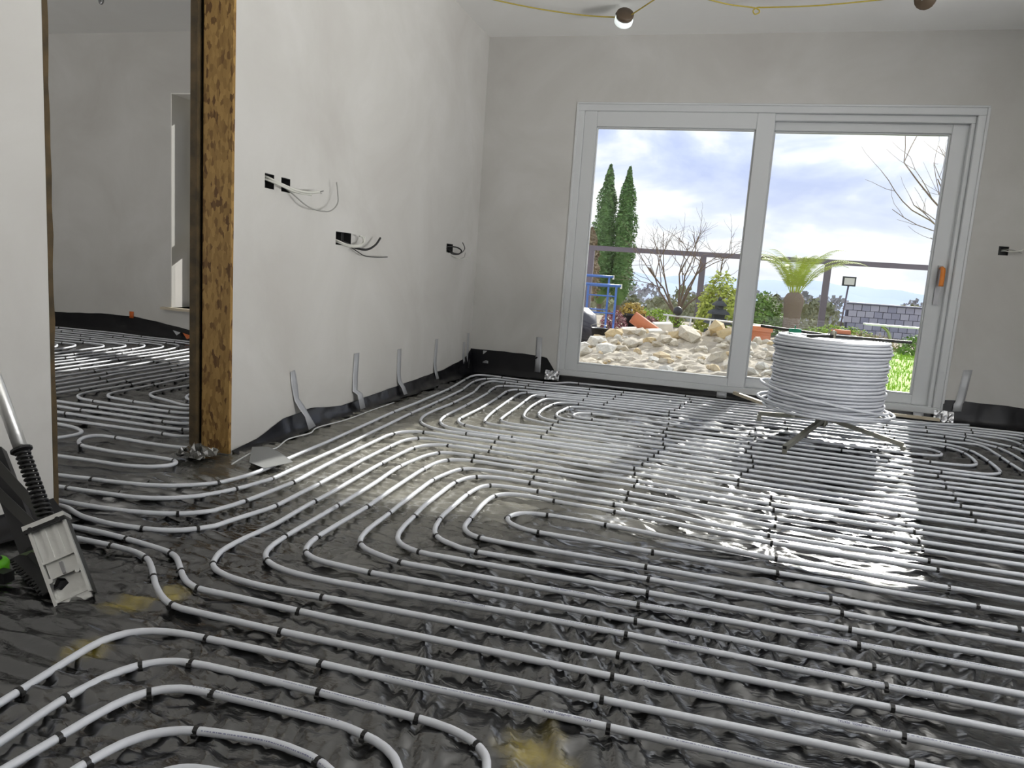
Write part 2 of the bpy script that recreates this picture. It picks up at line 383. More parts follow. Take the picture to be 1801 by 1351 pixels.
# ================================================================== floor-plan of the pipes, in metres
PIPE_PATHS = {
    'door': '-3.285,2.101 -2.796,2.12 -2.353,2.14 -2.305,2.144 -2.174,2.159 -2.078,2.168 -2.019,2.177 -1.96,2.188 -1.926,2.199 -1.893,2.213 -1.872,2.224 -1.852,2.237 -1.833,2.251 -1.814,2.266 -1.78,2.299 -1.765,2.317 -1.758,2.327 -1.752,2.337 -1.743,2.358 -1.73,2.404 -1.718,2.463 -1.714,2.498 -1.711,2.534 -1.71,2.594 -1.723,2.858 -1.73,3.122 -1.773,3.948 -1.779,4.356 -1.798,4.932 -1.803,5.004 -1.857,5.481 -1.87,5.612 -1.874,5.66 -1.874,5.684 -1.871,5.719 -1.867,5.743 -1.861,5.765 -1.857,5.775 -1.851,5.785 -1.844,5.793 -1.836,5.8 -1.827,5.806 -1.817,5.811 -1.795,5.818 -1.783,5.819 -1.76,5.82 -1.736,5.819 -1.713,5.815 -1.619,5.797 -1.56,5.791 -1.452,5.782 -1.344,5.778 -1.284,5.776 -1.249,5.778 -1.226,5.784 -1.216,5.788 -1.206,5.793 -1.188,5.807 -1.18,5.816 -1.167,5.835 -1.137,5.886 -1.123,5.903 -1.114,5.911 -1.105,5.917 -1.095,5.922 -1.085,5.925 -1.062,5.929 -1.027,5.93 -0.583,5.93 -0.523,5.928 -0.475,5.923 -0.215,5.878 -0.156,5.87 -0.096,5.866 0.276,5.849 0.96,5.83 2.052,5.83 2.111,5.829 2.135,5.827 2.158,5.822 2.18,5.814 2.191,5.809 2.21,5.796 2.218,5.788 2.233,5.77 2.244,5.75 2.249,5.739 2.255,5.717 2.259,5.681 2.26,5.645 2.26,5.525 2.26,4.613 2.26,3.689 2.259,3.653 2.254,3.618 2.247,3.596 2.236,3.575 2.223,3.557 2.214,3.548 2.206,3.541 2.186,3.529 2.175,3.524 2.153,3.517 2.13,3.513 2.106,3.511 2.046,3.51 1.038,3.51 0.942,3.511 0.26,3.555 0.2,3.562 -0.205,3.614 -0.276,3.621 -1.007,3.657 -1.103,3.657 -1.199,3.655 -1.283,3.652 -1.307,3.653 -1.342,3.658 -1.365,3.665 -1.387,3.673 -1.419,3.688 -1.44,3.701 -1.459,3.714 -1.486,3.738 -1.509,3.765 -1.523,3.784 -1.54,3.816 -1.553,3.849 -1.567,3.895 -1.575,3.93 -1.582,3.977 -1.586,4.049 -1.588,4.133 -1.587,4.241 -1.582,4.409 -1.582,4.457 -1.592,4.732 -1.601,4.912 -1.605,4.96 -1.613,5.007 -1.657,5.243 -1.663,5.279 -1.668,5.326 -1.673,5.41 -1.673,5.458 -1.67,5.494 -1.666,5.517 -1.661,5.539 -1.657,5.548 -1.652,5.556 -1.647,5.561 -1.641,5.564 -1.635,5.565 -1.602,5.556 -1.58,5.554 -1.509,5.553 -1.377,5.547 -1.317,5.548 -0.299,5.611 -0.227,5.614 0.265,5.61 0.961,5.612 1.873,5.612 1.909,5.61 1.932,5.608 1.955,5.602 1.977,5.593 1.996,5.581 2.005,5.573 2.02,5.556 2.032,5.536 2.037,5.525 2.044,5.503 2.048,5.48 2.049,5.456 2.05,4.712 2.05,3.968 2.049,3.884 2.046,3.848 2.04,3.826 2.031,3.804 2.026,3.794 2.012,3.776 1.994,3.76 1.985,3.754 1.964,3.743 1.942,3.736 1.907,3.731 1.847,3.73 0.959,3.73 0.311,3.753 0.263,3.755 0.215,3.759 -0.191,3.798 -0.251,3.802 -1.007,3.812 -1.078,3.815 -1.138,3.819 -1.186,3.826 -1.244,3.839 -1.278,3.85 -1.298,3.861 -1.308,3.868 -1.324,3.884 -1.339,3.903 -1.356,3.934 -1.365,3.956 -1.371,3.978 -1.374,4.002 -1.376,4.05 -1.374,4.35 -1.376,4.434 -1.393,4.817 -1.417,5.116 -1.416,5.152 -1.409,5.199 -1.403,5.222 -1.399,5.232 -1.395,5.243 -1.389,5.252 -1.382,5.26 -1.373,5.267 -1.364,5.272 -1.354,5.277 -1.331,5.282 -1.296,5.286 -0.244,5.374 -0.184,5.376 0.236,5.385 0.932,5.395 0.992,5.4 1.361,5.443 1.409,5.447 1.445,5.446 1.48,5.441 1.608,5.41 1.642,5.399 1.662,5.389 1.672,5.382 1.69,5.367 1.808,5.248 1.841,5.214 1.854,5.195 1.86,5.185 1.868,5.163 1.877,5.128 1.882,5.093 1.884,5.057 1.884,5.009 1.871,4.145 1.869,4.086 1.866,4.062 1.86,4.039 1.851,4.018 1.845,4.008 1.831,3.99 1.822,3.981 1.804,3.968 1.783,3.958 1.772,3.954 1.749,3.949 1.725,3.946 1.689,3.945 0.945,3.946 0.262,3.981 -0.241,4.016 -0.792,4.048 -0.852,4.049 -1.007,4.04 -1.043,4.04 -1.066,4.043 -1.089,4.049 -1.11,4.059 -1.129,4.072 -1.137,4.08 -1.15,4.098 -1.159,4.119 -1.164,4.142 -1.168,4.178 -1.171,4.226 -1.186,4.597 -1.208,5.017 -1.207,5.04 -1.205,5.064 -1.198,5.098 -1.194,5.108 -1.19,5.117 -1.184,5.125 -1.176,5.13 -1.167,5.134 -1.146,5.138 -1.111,5.14 -0.247,5.158 0.917,5.164 1.241,5.168 1.288,5.165 1.431,5.145 1.466,5.141 1.502,5.141 1.585,5.148 1.609,5.149 1.619,5.147 1.629,5.145 1.638,5.141 1.646,5.136 1.652,5.128 1.66,5.109 1.666,5.087 1.67,5.064 1.672,5.04 1.673,5.016 1.668,4.812 1.66,4.62 1.66,4.356 1.657,4.309 1.654,4.285 1.647,4.263 1.636,4.242 1.63,4.233 1.614,4.215 1.606,4.208 1.596,4.201 1.575,4.191 1.564,4.187 1.542,4.181 1.518,4.179 1.494,4.177 1.014,4.177 0.93,4.178 0.259,4.207 -0.244,4.244 -0.76,4.261 -0.807,4.263 -0.842,4.269 -0.865,4.275 -0.899,4.288 -0.92,4.298 -0.93,4.304 -0.948,4.319 -0.963,4.336 -0.976,4.356 -0.991,4.388 -1.003,4.422 -1.008,4.445 -1.012,4.481 -1.016,4.54 -1.018,4.612 -1.018,4.66 -1.012,4.744 -1.007,4.804 -1,4.839 -0.992,4.874 -0.984,4.896 -0.973,4.916 -0.958,4.932 -0.94,4.945 -0.929,4.951 -0.908,4.957 -0.896,4.959 -0.873,4.961 -0.825,4.96 -0.285,4.942 -0.213,4.94 0.255,4.944 0.927,4.94 0.986,4.943 1.178,4.956 1.226,4.956 1.273,4.952 1.321,4.945 1.367,4.934 1.389,4.926 1.4,4.922 1.418,4.909 1.427,4.901 1.441,4.883 1.447,4.873 1.457,4.852 1.467,4.818 1.472,4.794 1.476,4.759 1.477,4.711 1.477,4.675 1.475,4.639 1.469,4.58 1.463,4.544 1.457,4.521 1.449,4.499 1.438,4.479 1.423,4.461 1.415,4.453 1.406,4.446 1.386,4.435 1.375,4.431 1.352,4.425 1.305,4.416 1.27,4.412 1.234,4.409 1.198,4.408 1.162,4.41 1.067,4.42 0.935,4.431 0.264,4.466 0.204,4.466 -0.264,4.461 -0.648,4.465 -0.708,4.467 -0.743,4.471 -0.765,4.477 -0.774,4.482 -0.783,4.488 -0.79,4.496 -0.796,4.505 -0.8,4.515 -0.802,4.525 -0.803,4.537 -0.803,4.548 -0.799,4.57 -0.795,4.581 -0.784,4.601 -0.777,4.61 -0.76,4.625 -0.75,4.631 -0.729,4.64 -0.718,4.644 -0.695,4.648 -0.672,4.649 -0.648,4.648 -0.289,4.623 -0.229,4.62 0.263,4.611 1.055,4.587 1.115,4.586 1.139,4.587 1.162,4.59 1.233,4.602 1.267,4.611 1.287,4.622 1.296,4.628 1.304,4.636 1.311,4.645 1.317,4.654 1.321,4.665 1.327,4.687 1.328,4.71 1.324,4.732 1.316,4.754 1.304,4.773 1.296,4.781 1.279,4.795 1.269,4.8 1.258,4.804 1.236,4.808 1.213,4.808 1.189,4.806 0.986,4.783 0.927,4.778 0.315,4.775 0.219,4.776 -0.189,4.784 -0.249,4.786 -0.632,4.822 -0.679,4.828 -0.75,4.84 -0.773,4.842 -0.797,4.841 -0.808,4.839 -0.83,4.832 -0.851,4.822 -0.86,4.816 -0.868,4.809 -0.875,4.8 -0.88,4.791 -0.884,4.781 -0.888,4.77 -0.891,4.747 -0.897,4.663 -0.907,4.568 -0.907,4.532 -0.905,4.508 -0.901,4.485 -0.896,4.462 -0.888,4.439 -0.878,4.418 -0.865,4.4 -0.857,4.392 -0.848,4.385 -0.828,4.376 -0.805,4.37 -0.782,4.367 -0.71,4.363 0.249,4.327 0.92,4.287 0.968,4.287 1.04,4.292 1.064,4.292 1.087,4.29 1.111,4.287 1.228,4.264 1.276,4.257 1.312,4.255 1.371,4.256 1.395,4.258 1.417,4.262 1.439,4.271 1.458,4.283 1.477,4.297 1.494,4.313 1.508,4.332 1.519,4.353 1.526,4.375 1.531,4.398 1.538,4.445 1.544,4.517 1.549,4.613 1.551,4.709 1.551,4.757 1.549,4.793 1.544,4.853 1.538,4.888 1.531,4.91 1.526,4.92 1.514,4.941 1.501,4.96 1.486,4.979 1.47,4.996 1.452,5.011 1.443,5.017 1.422,5.025 1.387,5.031 1.28,5.045 1.232,5.049 1.196,5.049 0.981,5.041 0.921,5.041 0.261,5.05 -0.255,5.06 -0.999,5.048 -1.034,5.047 -1.056,5.042 -1.065,5.038 -1.073,5.033 -1.08,5.025 -1.086,5.017 -1.095,4.996 -1.103,4.962 -1.106,4.938 -1.108,4.902 -1.111,4.71 -1.111,4.663 -1.109,4.627 -1.102,4.531 -1.096,4.471 -1.084,4.388 -1.078,4.353 -1.07,4.318 -1.062,4.295 -1.052,4.274 -1.04,4.255 -1.023,4.238 -1.014,4.231 -0.994,4.219 -0.962,4.203 -0.884,4.172 -0.85,4.162 -0.815,4.158 -0.24,4.134 0.203,4.094 0.263,4.09 0.898,4.07 0.994,4.068 1.594,4.068 1.63,4.07 1.654,4.073 1.676,4.078 1.687,4.082 1.708,4.093 1.726,4.108 1.734,4.116 1.747,4.135 1.753,4.145 1.761,4.167 1.766,4.19 1.769,4.213 1.77,4.261 1.768,4.741 1.772,4.945 1.77,4.993 1.761,5.064 1.754,5.099 1.746,5.12 1.74,5.131 1.727,5.15 1.69,5.197 1.649,5.256 1.634,5.273 1.617,5.288 1.608,5.293 1.586,5.302 1.54,5.313 1.505,5.318 1.481,5.318 1.446,5.316 1.004,5.269 0.944,5.264 0.884,5.263 0.284,5.265 -0.184,5.269 -0.244,5.269 -0.315,5.265 -1.201,5.205 -1.237,5.202 -1.258,5.197 -1.268,5.193 -1.277,5.187 -1.284,5.18 -1.296,5.162 -1.301,5.151 -1.308,5.129 -1.312,5.106 -1.313,5.083 -1.302,4.831 -1.278,4.412 -1.272,4.34 -1.256,4.185 -1.247,4.114 -1.239,4.066 -1.23,4.032 -1.221,4.01 -1.208,3.992 -1.201,3.984 -1.192,3.978 -1.182,3.972 -1.16,3.965 -1.125,3.959 -1.078,3.956 -0.862,3.954 -0.778,3.95 -0.238,3.919 0.204,3.879 0.264,3.875 0.911,3.847 1.007,3.845 1.739,3.845 1.787,3.845 1.823,3.848 1.846,3.852 1.857,3.856 1.878,3.865 1.898,3.877 1.906,3.885 1.922,3.903 1.933,3.923 1.941,3.945 1.944,3.956 1.948,3.979 1.95,4.015 1.95,4.651 1.95,5.287 1.949,5.347 1.947,5.371 1.944,5.394 1.937,5.416 1.926,5.437 1.912,5.456 1.904,5.464 1.886,5.478 1.865,5.488 1.843,5.495 1.819,5.499 1.796,5.501 1.76,5.502 0.956,5.502 0.224,5.494 -0.256,5.484 -1.323,5.429 -1.394,5.423 -1.429,5.416 -1.463,5.404 -1.494,5.388 -1.512,5.374 -1.52,5.366 -1.531,5.347 -1.536,5.337 -1.541,5.314 -1.543,5.303 -1.543,5.279 -1.537,5.172 -1.533,5.124 -1.529,5.088 -1.512,4.994 -1.506,4.934 -1.484,4.443 -1.477,4.071 -1.474,4.023 -1.468,3.975 -1.46,3.928 -1.451,3.893 -1.439,3.86 -1.423,3.828 -1.404,3.798 -1.388,3.781 -1.36,3.759 -1.34,3.747 -1.329,3.742 -1.296,3.73 -1.261,3.721 -1.226,3.715 -1.19,3.712 -1.118,3.71 -1.022,3.709 -0.314,3.712 -0.254,3.711 -0.194,3.707 0.199,3.661 0.259,3.655 0.906,3.632 1.014,3.63 1.998,3.631 2.034,3.633 2.057,3.638 2.068,3.641 2.09,3.65 2.1,3.656 2.117,3.671 2.132,3.689 2.139,3.699 2.148,3.72 2.154,3.742 2.159,3.778 2.16,3.849 2.16,4.702 2.16,5.554 2.159,5.577 2.156,5.601 2.15,5.624 2.146,5.635 2.136,5.656 2.129,5.665 2.122,5.674 2.105,5.69 2.085,5.702 2.064,5.71 2.052,5.713 2.029,5.717 1.993,5.72 0.949,5.72 -0.215,5.736 -0.251,5.736 -0.298,5.733 -1.424,5.652 -1.459,5.652 -1.483,5.655 -1.506,5.66 -1.587,5.681 -1.61,5.685 -1.622,5.687 -1.645,5.686 -1.656,5.684 -1.667,5.68 -1.687,5.67 -1.706,5.656 -1.722,5.64 -1.736,5.621 -1.741,5.611 -1.75,5.589 -1.757,5.566 -1.761,5.543 -1.765,5.495 -1.767,5.447 -1.764,5.4 -1.747,5.257 -1.738,5.197 -1.712,5.031 -1.708,4.996 -1.705,4.96 -1.684,4.456 -1.672,3.964 -1.625,3.041 -1.616,2.658 -1.611,2.514 -1.611,2.478 -1.614,2.454 -1.618,2.431 -1.641,2.325 -1.652,2.291 -1.669,2.246 -1.69,2.203 -1.708,2.173 -1.732,2.146 -1.749,2.129 -1.767,2.114 -1.797,2.095 -1.829,2.079 -1.863,2.068 -1.886,2.062 -1.91,2.058 -1.945,2.054 -2.161,2.039 -2.796,2.02 -3.285,2.001',
    'mid': '-3.285,1.989 -2.605,1.95 -2.15,1.928 -2.078,1.925 -1.946,1.926 -1.886,1.929 -1.826,1.935 -1.791,1.94 -1.744,1.951 -1.698,1.965 -1.665,1.978 -1.633,1.995 -1.605,2.016 -1.581,2.041 -1.561,2.066 -1.56,2.068 -1.561,2.074 -1.561,2.079 -1.547,2.126 -1.542,2.149 -1.536,2.185 -1.53,2.232 -1.523,2.328 -1.517,2.436 -1.516,2.496 -1.527,2.675 -1.536,2.891 -1.547,3.335 -1.547,3.371 -1.545,3.395 -1.539,3.43 -1.53,3.465 -1.523,3.487 -1.512,3.508 -1.498,3.526 -1.481,3.541 -1.461,3.552 -1.439,3.559 -1.416,3.563 -1.381,3.564 -1.249,3.559 -1.033,3.555 -0.973,3.552 -0.254,3.505 -0.183,3.497 0.198,3.45 0.258,3.444 0.917,3.412 1.013,3.41 2.069,3.41 2.129,3.408 2.153,3.405 2.164,3.403 2.186,3.395 2.196,3.39 2.215,3.376 2.223,3.368 2.237,3.35 2.248,3.329 2.251,3.318 2.256,3.295 2.259,3.26 2.26,3.188 2.26,2.516 2.26,1.844 2.259,1.784 2.257,1.76 2.252,1.737 2.243,1.716 2.231,1.696 2.224,1.687 2.207,1.672 2.187,1.66 2.165,1.652 2.153,1.65 2.13,1.647 2.07,1.645 0.966,1.645 0.246,1.647 -0.246,1.639 -0.822,1.635 -1.05,1.628 -1.11,1.63 -1.146,1.634 -1.169,1.637 -1.193,1.642 -1.215,1.649 -1.237,1.658 -1.248,1.663 -1.267,1.676 -1.275,1.684 -1.283,1.693 -1.295,1.712 -1.31,1.744 -1.318,1.766 -1.323,1.789 -1.326,1.813 -1.327,1.849 -1.326,1.885 -1.315,2.016 -1.314,2.064 -1.323,2.268 -1.323,2.387 -1.34,2.867 -1.337,3.179 -1.334,3.215 -1.332,3.226 -1.326,3.249 -1.313,3.282 -1.301,3.302 -1.294,3.311 -1.278,3.328 -1.269,3.334 -1.249,3.346 -1.226,3.353 -1.215,3.356 -1.192,3.358 -1.144,3.358 -0.976,3.349 -0.258,3.302 -0.186,3.293 0.206,3.237 0.266,3.232 0.325,3.23 0.938,3.225 1.874,3.225 1.933,3.223 1.957,3.219 1.968,3.217 1.99,3.208 2.009,3.196 2.026,3.18 2.04,3.162 2.049,3.141 2.055,3.118 2.059,3.083 2.06,3.023 2.06,2.051 2.059,1.967 2.057,1.943 2.052,1.92 2.045,1.898 2.039,1.888 2.026,1.869 2.018,1.861 2.009,1.853 1.989,1.841 1.967,1.833 1.944,1.828 1.921,1.826 1.885,1.825 1.081,1.825 0.277,1.826 -0.239,1.833 -0.803,1.823 -0.863,1.823 -0.947,1.83 -1.018,1.838 -1.041,1.843 -1.052,1.847 -1.073,1.857 -1.092,1.87 -1.1,1.878 -1.113,1.897 -1.118,1.907 -1.125,1.93 -1.133,1.965 -1.137,2 -1.138,2.036 -1.132,2.288 -1.131,2.336 -1.14,2.552 -1.146,2.852 -1.145,2.924 -1.138,3.007 -1.134,3.031 -1.128,3.053 -1.119,3.075 -1.107,3.094 -1.1,3.103 -1.091,3.11 -1.072,3.122 -1.061,3.126 -1.039,3.133 -1.004,3.139 -0.968,3.141 -0.932,3.14 -0.249,3.098 -0.19,3.092 0.204,3.045 0.263,3.039 0.887,3.013 0.983,3.01 1.667,3.01 1.727,3.009 1.75,3.006 1.773,3 1.794,2.991 1.813,2.978 1.822,2.97 1.836,2.952 1.847,2.932 1.854,2.91 1.859,2.874 1.86,2.827 1.86,2.202 1.858,2.143 1.855,2.119 1.848,2.097 1.838,2.076 1.832,2.066 1.824,2.058 1.807,2.042 1.798,2.036 1.777,2.026 1.754,2.02 1.731,2.017 1.671,2.015 0.975,2.015 0.279,2.016 -0.249,2.022 -0.765,2.02 -0.8,2.025 -0.812,2.028 -0.834,2.036 -0.854,2.047 -0.864,2.053 -0.882,2.068 -0.89,2.077 -0.903,2.096 -0.908,2.106 -0.916,2.128 -0.923,2.151 -0.927,2.175 -0.934,2.222 -0.942,2.318 -0.954,2.425 -0.956,2.461 -0.959,2.701 -0.958,2.761 -0.953,2.796 -0.945,2.831 -0.938,2.854 -0.928,2.875 -0.914,2.893 -0.906,2.901 -0.887,2.913 -0.866,2.922 -0.843,2.928 -0.82,2.932 -0.796,2.933 -0.772,2.933 -0.269,2.899 -0.198,2.891 0.218,2.831 0.254,2.827 0.29,2.825 0.949,2.799 1.477,2.799 1.525,2.798 1.549,2.795 1.571,2.79 1.593,2.781 1.603,2.775 1.621,2.76 1.629,2.752 1.641,2.733 1.65,2.711 1.653,2.7 1.658,2.677 1.66,2.629 1.66,2.389 1.659,2.353 1.656,2.33 1.651,2.307 1.643,2.285 1.63,2.266 1.623,2.257 1.614,2.249 1.595,2.236 1.585,2.231 1.563,2.223 1.528,2.218 1.492,2.216 0.94,2.216 0.256,2.206 -0.224,2.213 -0.5,2.212 -0.62,2.214 -0.655,2.218 -0.678,2.223 -0.699,2.233 -0.717,2.247 -0.732,2.264 -0.743,2.285 -0.75,2.307 -0.753,2.33 -0.768,2.546 -0.768,2.605 -0.764,2.653 -0.759,2.676 -0.755,2.686 -0.75,2.696 -0.743,2.705 -0.736,2.713 -0.727,2.721 -0.718,2.726 -0.707,2.731 -0.685,2.738 -0.662,2.741 -0.626,2.741 -0.507,2.727 -0.244,2.704 -0.185,2.695 0.206,2.633 0.266,2.626 0.325,2.624 0.937,2.604 1.321,2.603 1.369,2.601 1.392,2.598 1.413,2.59 1.423,2.585 1.432,2.578 1.439,2.57 1.445,2.56 1.449,2.55 1.452,2.54 1.453,2.529 1.453,2.518 1.45,2.507 1.446,2.497 1.441,2.487 1.434,2.479 1.426,2.472 1.417,2.465 1.396,2.457 1.373,2.453 1.325,2.451 0.941,2.451 0.269,2.47 0.234,2.473 0.198,2.477 -0.182,2.53 -0.242,2.537 -0.338,2.544 -0.446,2.55 -0.494,2.551 -0.529,2.549 -0.553,2.546 -0.576,2.541 -0.597,2.532 -0.606,2.526 -0.615,2.519 -0.622,2.51 -0.629,2.501 -0.633,2.491 -0.637,2.481 -0.639,2.47 -0.639,2.459 -0.638,2.448 -0.635,2.437 -0.631,2.427 -0.625,2.417 -0.61,2.399 -0.592,2.385 -0.572,2.373 -0.55,2.365 -0.527,2.36 -0.492,2.356 0.252,2.344 0.924,2.336 1.38,2.336 1.416,2.337 1.44,2.339 1.463,2.343 1.474,2.346 1.495,2.356 1.505,2.362 1.523,2.377 1.53,2.385 1.537,2.395 1.547,2.416 1.551,2.427 1.556,2.449 1.559,2.473 1.56,2.497 1.558,2.557 1.556,2.58 1.55,2.603 1.54,2.624 1.534,2.634 1.519,2.652 1.511,2.659 1.501,2.666 1.481,2.676 1.458,2.683 1.435,2.687 1.411,2.688 1.375,2.689 0.931,2.689 0.271,2.703 0.248,2.705 0.212,2.71 -0.189,2.785 -0.224,2.791 -0.26,2.796 -0.559,2.82 -0.619,2.824 -0.667,2.824 -0.751,2.821 -0.774,2.819 -0.797,2.815 -0.807,2.811 -0.816,2.806 -0.824,2.799 -0.831,2.791 -0.837,2.782 -0.842,2.772 -0.845,2.761 -0.85,2.738 -0.858,2.667 -0.86,2.607 -0.857,2.403 -0.852,2.343 -0.844,2.296 -0.838,2.261 -0.828,2.226 -0.819,2.204 -0.813,2.194 -0.8,2.175 -0.792,2.166 -0.775,2.15 -0.765,2.144 -0.745,2.133 -0.694,2.11 -0.66,2.104 -0.626,2.101 -0.566,2.102 -0.279,2.118 -0.219,2.119 0.273,2.115 0.981,2.11 1.593,2.11 1.629,2.112 1.653,2.115 1.664,2.117 1.686,2.125 1.696,2.13 1.715,2.144 1.724,2.152 1.731,2.161 1.743,2.18 1.751,2.202 1.756,2.225 1.759,2.248 1.76,2.284 1.76,2.704 1.759,2.752 1.755,2.787 1.748,2.81 1.738,2.831 1.724,2.849 1.716,2.857 1.698,2.871 1.677,2.881 1.654,2.887 1.631,2.89 1.571,2.892 0.983,2.892 0.887,2.895 0.264,2.924 0.204,2.93 -0.237,2.984 -0.297,2.988 -0.764,3.017 -0.824,3.02 -0.884,3.018 -0.931,3.014 -0.954,3.009 -0.965,3.006 -0.985,2.996 -0.993,2.989 -1.001,2.981 -1.007,2.972 -1.016,2.952 -1.026,2.918 -1.033,2.882 -1.044,2.811 -1.049,2.764 -1.049,2.716 -1.041,2.488 -1.038,2.416 -1.031,2.296 -1.028,2.176 -1.025,2.129 -1.02,2.093 -1.012,2.058 -1.004,2.036 -0.999,2.026 -0.986,2.006 -0.978,1.998 -0.961,1.982 -0.951,1.976 -0.93,1.965 -0.897,1.951 -0.863,1.939 -0.829,1.929 -0.794,1.925 -0.746,1.925 -0.23,1.93 0.238,1.932 0.958,1.93 1.786,1.93 1.822,1.931 1.846,1.934 1.869,1.939 1.88,1.942 1.9,1.953 1.91,1.959 1.918,1.967 1.934,1.984 1.94,1.994 1.949,2.015 1.955,2.038 1.958,2.061 1.96,2.121 1.96,2.913 1.959,2.961 1.954,2.996 1.946,3.018 1.935,3.038 1.921,3.056 1.912,3.064 1.893,3.077 1.872,3.086 1.849,3.091 1.825,3.094 1.765,3.095 0.949,3.095 0.314,3.12 0.266,3.122 0.218,3.126 -0.199,3.179 -0.282,3.187 -1.013,3.231 -1.073,3.231 -1.121,3.229 -1.144,3.225 -1.165,3.217 -1.175,3.212 -1.184,3.205 -1.191,3.197 -1.198,3.189 -1.203,3.179 -1.212,3.157 -1.223,3.123 -1.228,3.1 -1.233,3.064 -1.245,2.957 -1.249,2.909 -1.25,2.861 -1.246,2.766 -1.237,2.634 -1.235,2.586 -1.228,2.322 -1.227,2.191 -1.227,2.274 -1.226,1.975 -1.223,1.927 -1.22,1.891 -1.213,1.856 -1.206,1.834 -1.195,1.813 -1.189,1.804 -1.173,1.786 -1.156,1.771 -1.146,1.765 -1.125,1.754 -1.091,1.743 -1.068,1.738 -1.044,1.734 -0.997,1.73 -0.925,1.728 -0.853,1.729 -0.241,1.75 0.275,1.74 1.139,1.74 2.003,1.74 2.039,1.743 2.062,1.747 2.084,1.754 2.104,1.765 2.122,1.78 2.136,1.798 2.147,1.818 2.151,1.829 2.156,1.852 2.159,1.888 2.16,1.936 2.16,2.536 2.159,3.148 2.158,3.172 2.154,3.195 2.147,3.217 2.143,3.228 2.13,3.247 2.123,3.256 2.114,3.264 2.096,3.277 2.074,3.287 2.052,3.292 2.028,3.295 2.004,3.297 1.008,3.297 0.936,3.299 -0.236,3.397 -0.991,3.435 -1.279,3.444 -1.314,3.444 -1.338,3.442 -1.36,3.437 -1.37,3.432 -1.389,3.419 -1.397,3.411 -1.411,3.393 -1.416,3.383 -1.425,3.361 -1.431,3.338 -1.436,3.303 -1.439,3.219 -1.439,3.147 -1.435,2.895 -1.426,2.691 -1.42,2.523 -1.416,2.343 -1.413,2.248 -1.414,2.2 -1.416,2.176 -1.423,2.141 -1.458,2.002 -1.468,1.949 -1.48,1.93 -1.5,1.904 -1.517,1.887 -1.535,1.872 -1.566,1.855 -1.588,1.846 -1.611,1.839 -1.634,1.835 -1.67,1.83 -1.718,1.826 -1.753,1.824 -1.777,1.825 -1.813,1.829 -1.86,1.835 -1.884,1.84 -1.917,1.852 -1.971,1.876 -1.993,1.883 -2.028,1.887 -2.1,1.892 -2.436,1.899 -2.508,1.899 -3.285,1.88',
    's1': '-1.955,1.764 -1.85,1.758 -1.742,1.756 -1.67,1.75 -1.599,1.741 -1.48,1.721 -1.457,1.716 -1.435,1.708 -1.425,1.703 -1.415,1.698 -1.395,1.684 -1.369,1.66 -1.309,1.601 -1.291,1.586 -1.272,1.571 -1.251,1.56 -1.23,1.551 -1.218,1.549 -1.195,1.546 -1.112,1.547 -0.775,1.539 -0.247,1.54 0.258,1.543 0.955,1.54 2.072,1.54 2.108,1.539 2.144,1.535 2.166,1.53 2.188,1.521 2.207,1.508 2.216,1.5 2.231,1.483 2.243,1.463 2.248,1.452 2.254,1.43 2.258,1.406 2.259,1.382 2.26,0.397 2.26,-0.585',
    's2': '-1.955,1.699 -1.754,1.688 -1.61,1.685 -1.551,1.679 -1.527,1.674 -1.505,1.667 -1.483,1.658 -1.472,1.653 -1.452,1.64 -1.434,1.625 -1.407,1.601 -1.33,1.525 -1.303,1.502 -1.275,1.48 -1.244,1.46 -1.223,1.45 -1.201,1.444 -1.178,1.44 -1.13,1.439 -0.878,1.436 -0.242,1.44 0.275,1.45 1.115,1.45 1.968,1.45 2.015,1.449 2.039,1.446 2.062,1.441 2.073,1.437 2.094,1.427 2.113,1.413 2.121,1.405 2.135,1.387 2.146,1.366 2.15,1.355 2.155,1.333 2.158,1.309 2.16,1.285 2.16,0.349 2.16,-0.585',
    'q1': '-1.22,-0.485 -1.22,0.485 -1.218,0.941 -1.22,1.001 -1.231,1.181 -1.232,1.217 -1.23,1.241 -1.228,1.252 -1.22,1.273 -1.208,1.292 -1.2,1.3 -1.182,1.314 -1.161,1.325 -1.139,1.332 -1.116,1.337 -1.092,1.34 -1.032,1.343 -0.828,1.346 -0.66,1.345 -0.203,1.35 0.842,1.35 1.899,1.349 1.934,1.347 1.958,1.342 1.98,1.335 1.99,1.329 2.009,1.316 2.026,1.3 2.033,1.291 2.044,1.271 2.052,1.249 2.058,1.214 2.059,1.19 2.06,1.142 2.06,0.277 2.06,-0.585',
    'q2': '-1.11,-0.485 -1.11,0.535 -1.115,0.86 -1.117,0.908 -1.124,1.004 -1.125,1.04 -1.123,1.075 -1.116,1.123 -1.11,1.146 -1.102,1.168 -1.09,1.188 -1.084,1.198 -1.067,1.214 -1.058,1.221 -1.049,1.227 -1.027,1.237 -1.016,1.24 -0.993,1.244 -0.957,1.247 -0.741,1.248 -0.668,1.247 -0.488,1.241 -0.44,1.238 -0.405,1.232 -0.382,1.225 -0.36,1.216 -0.341,1.204 -0.332,1.196 -0.324,1.188 -0.317,1.179 -0.312,1.169 -0.305,1.147 -0.303,1.136 -0.301,1.112 -0.3,1.052 -0.3,0.282 -0.3,-0.485',
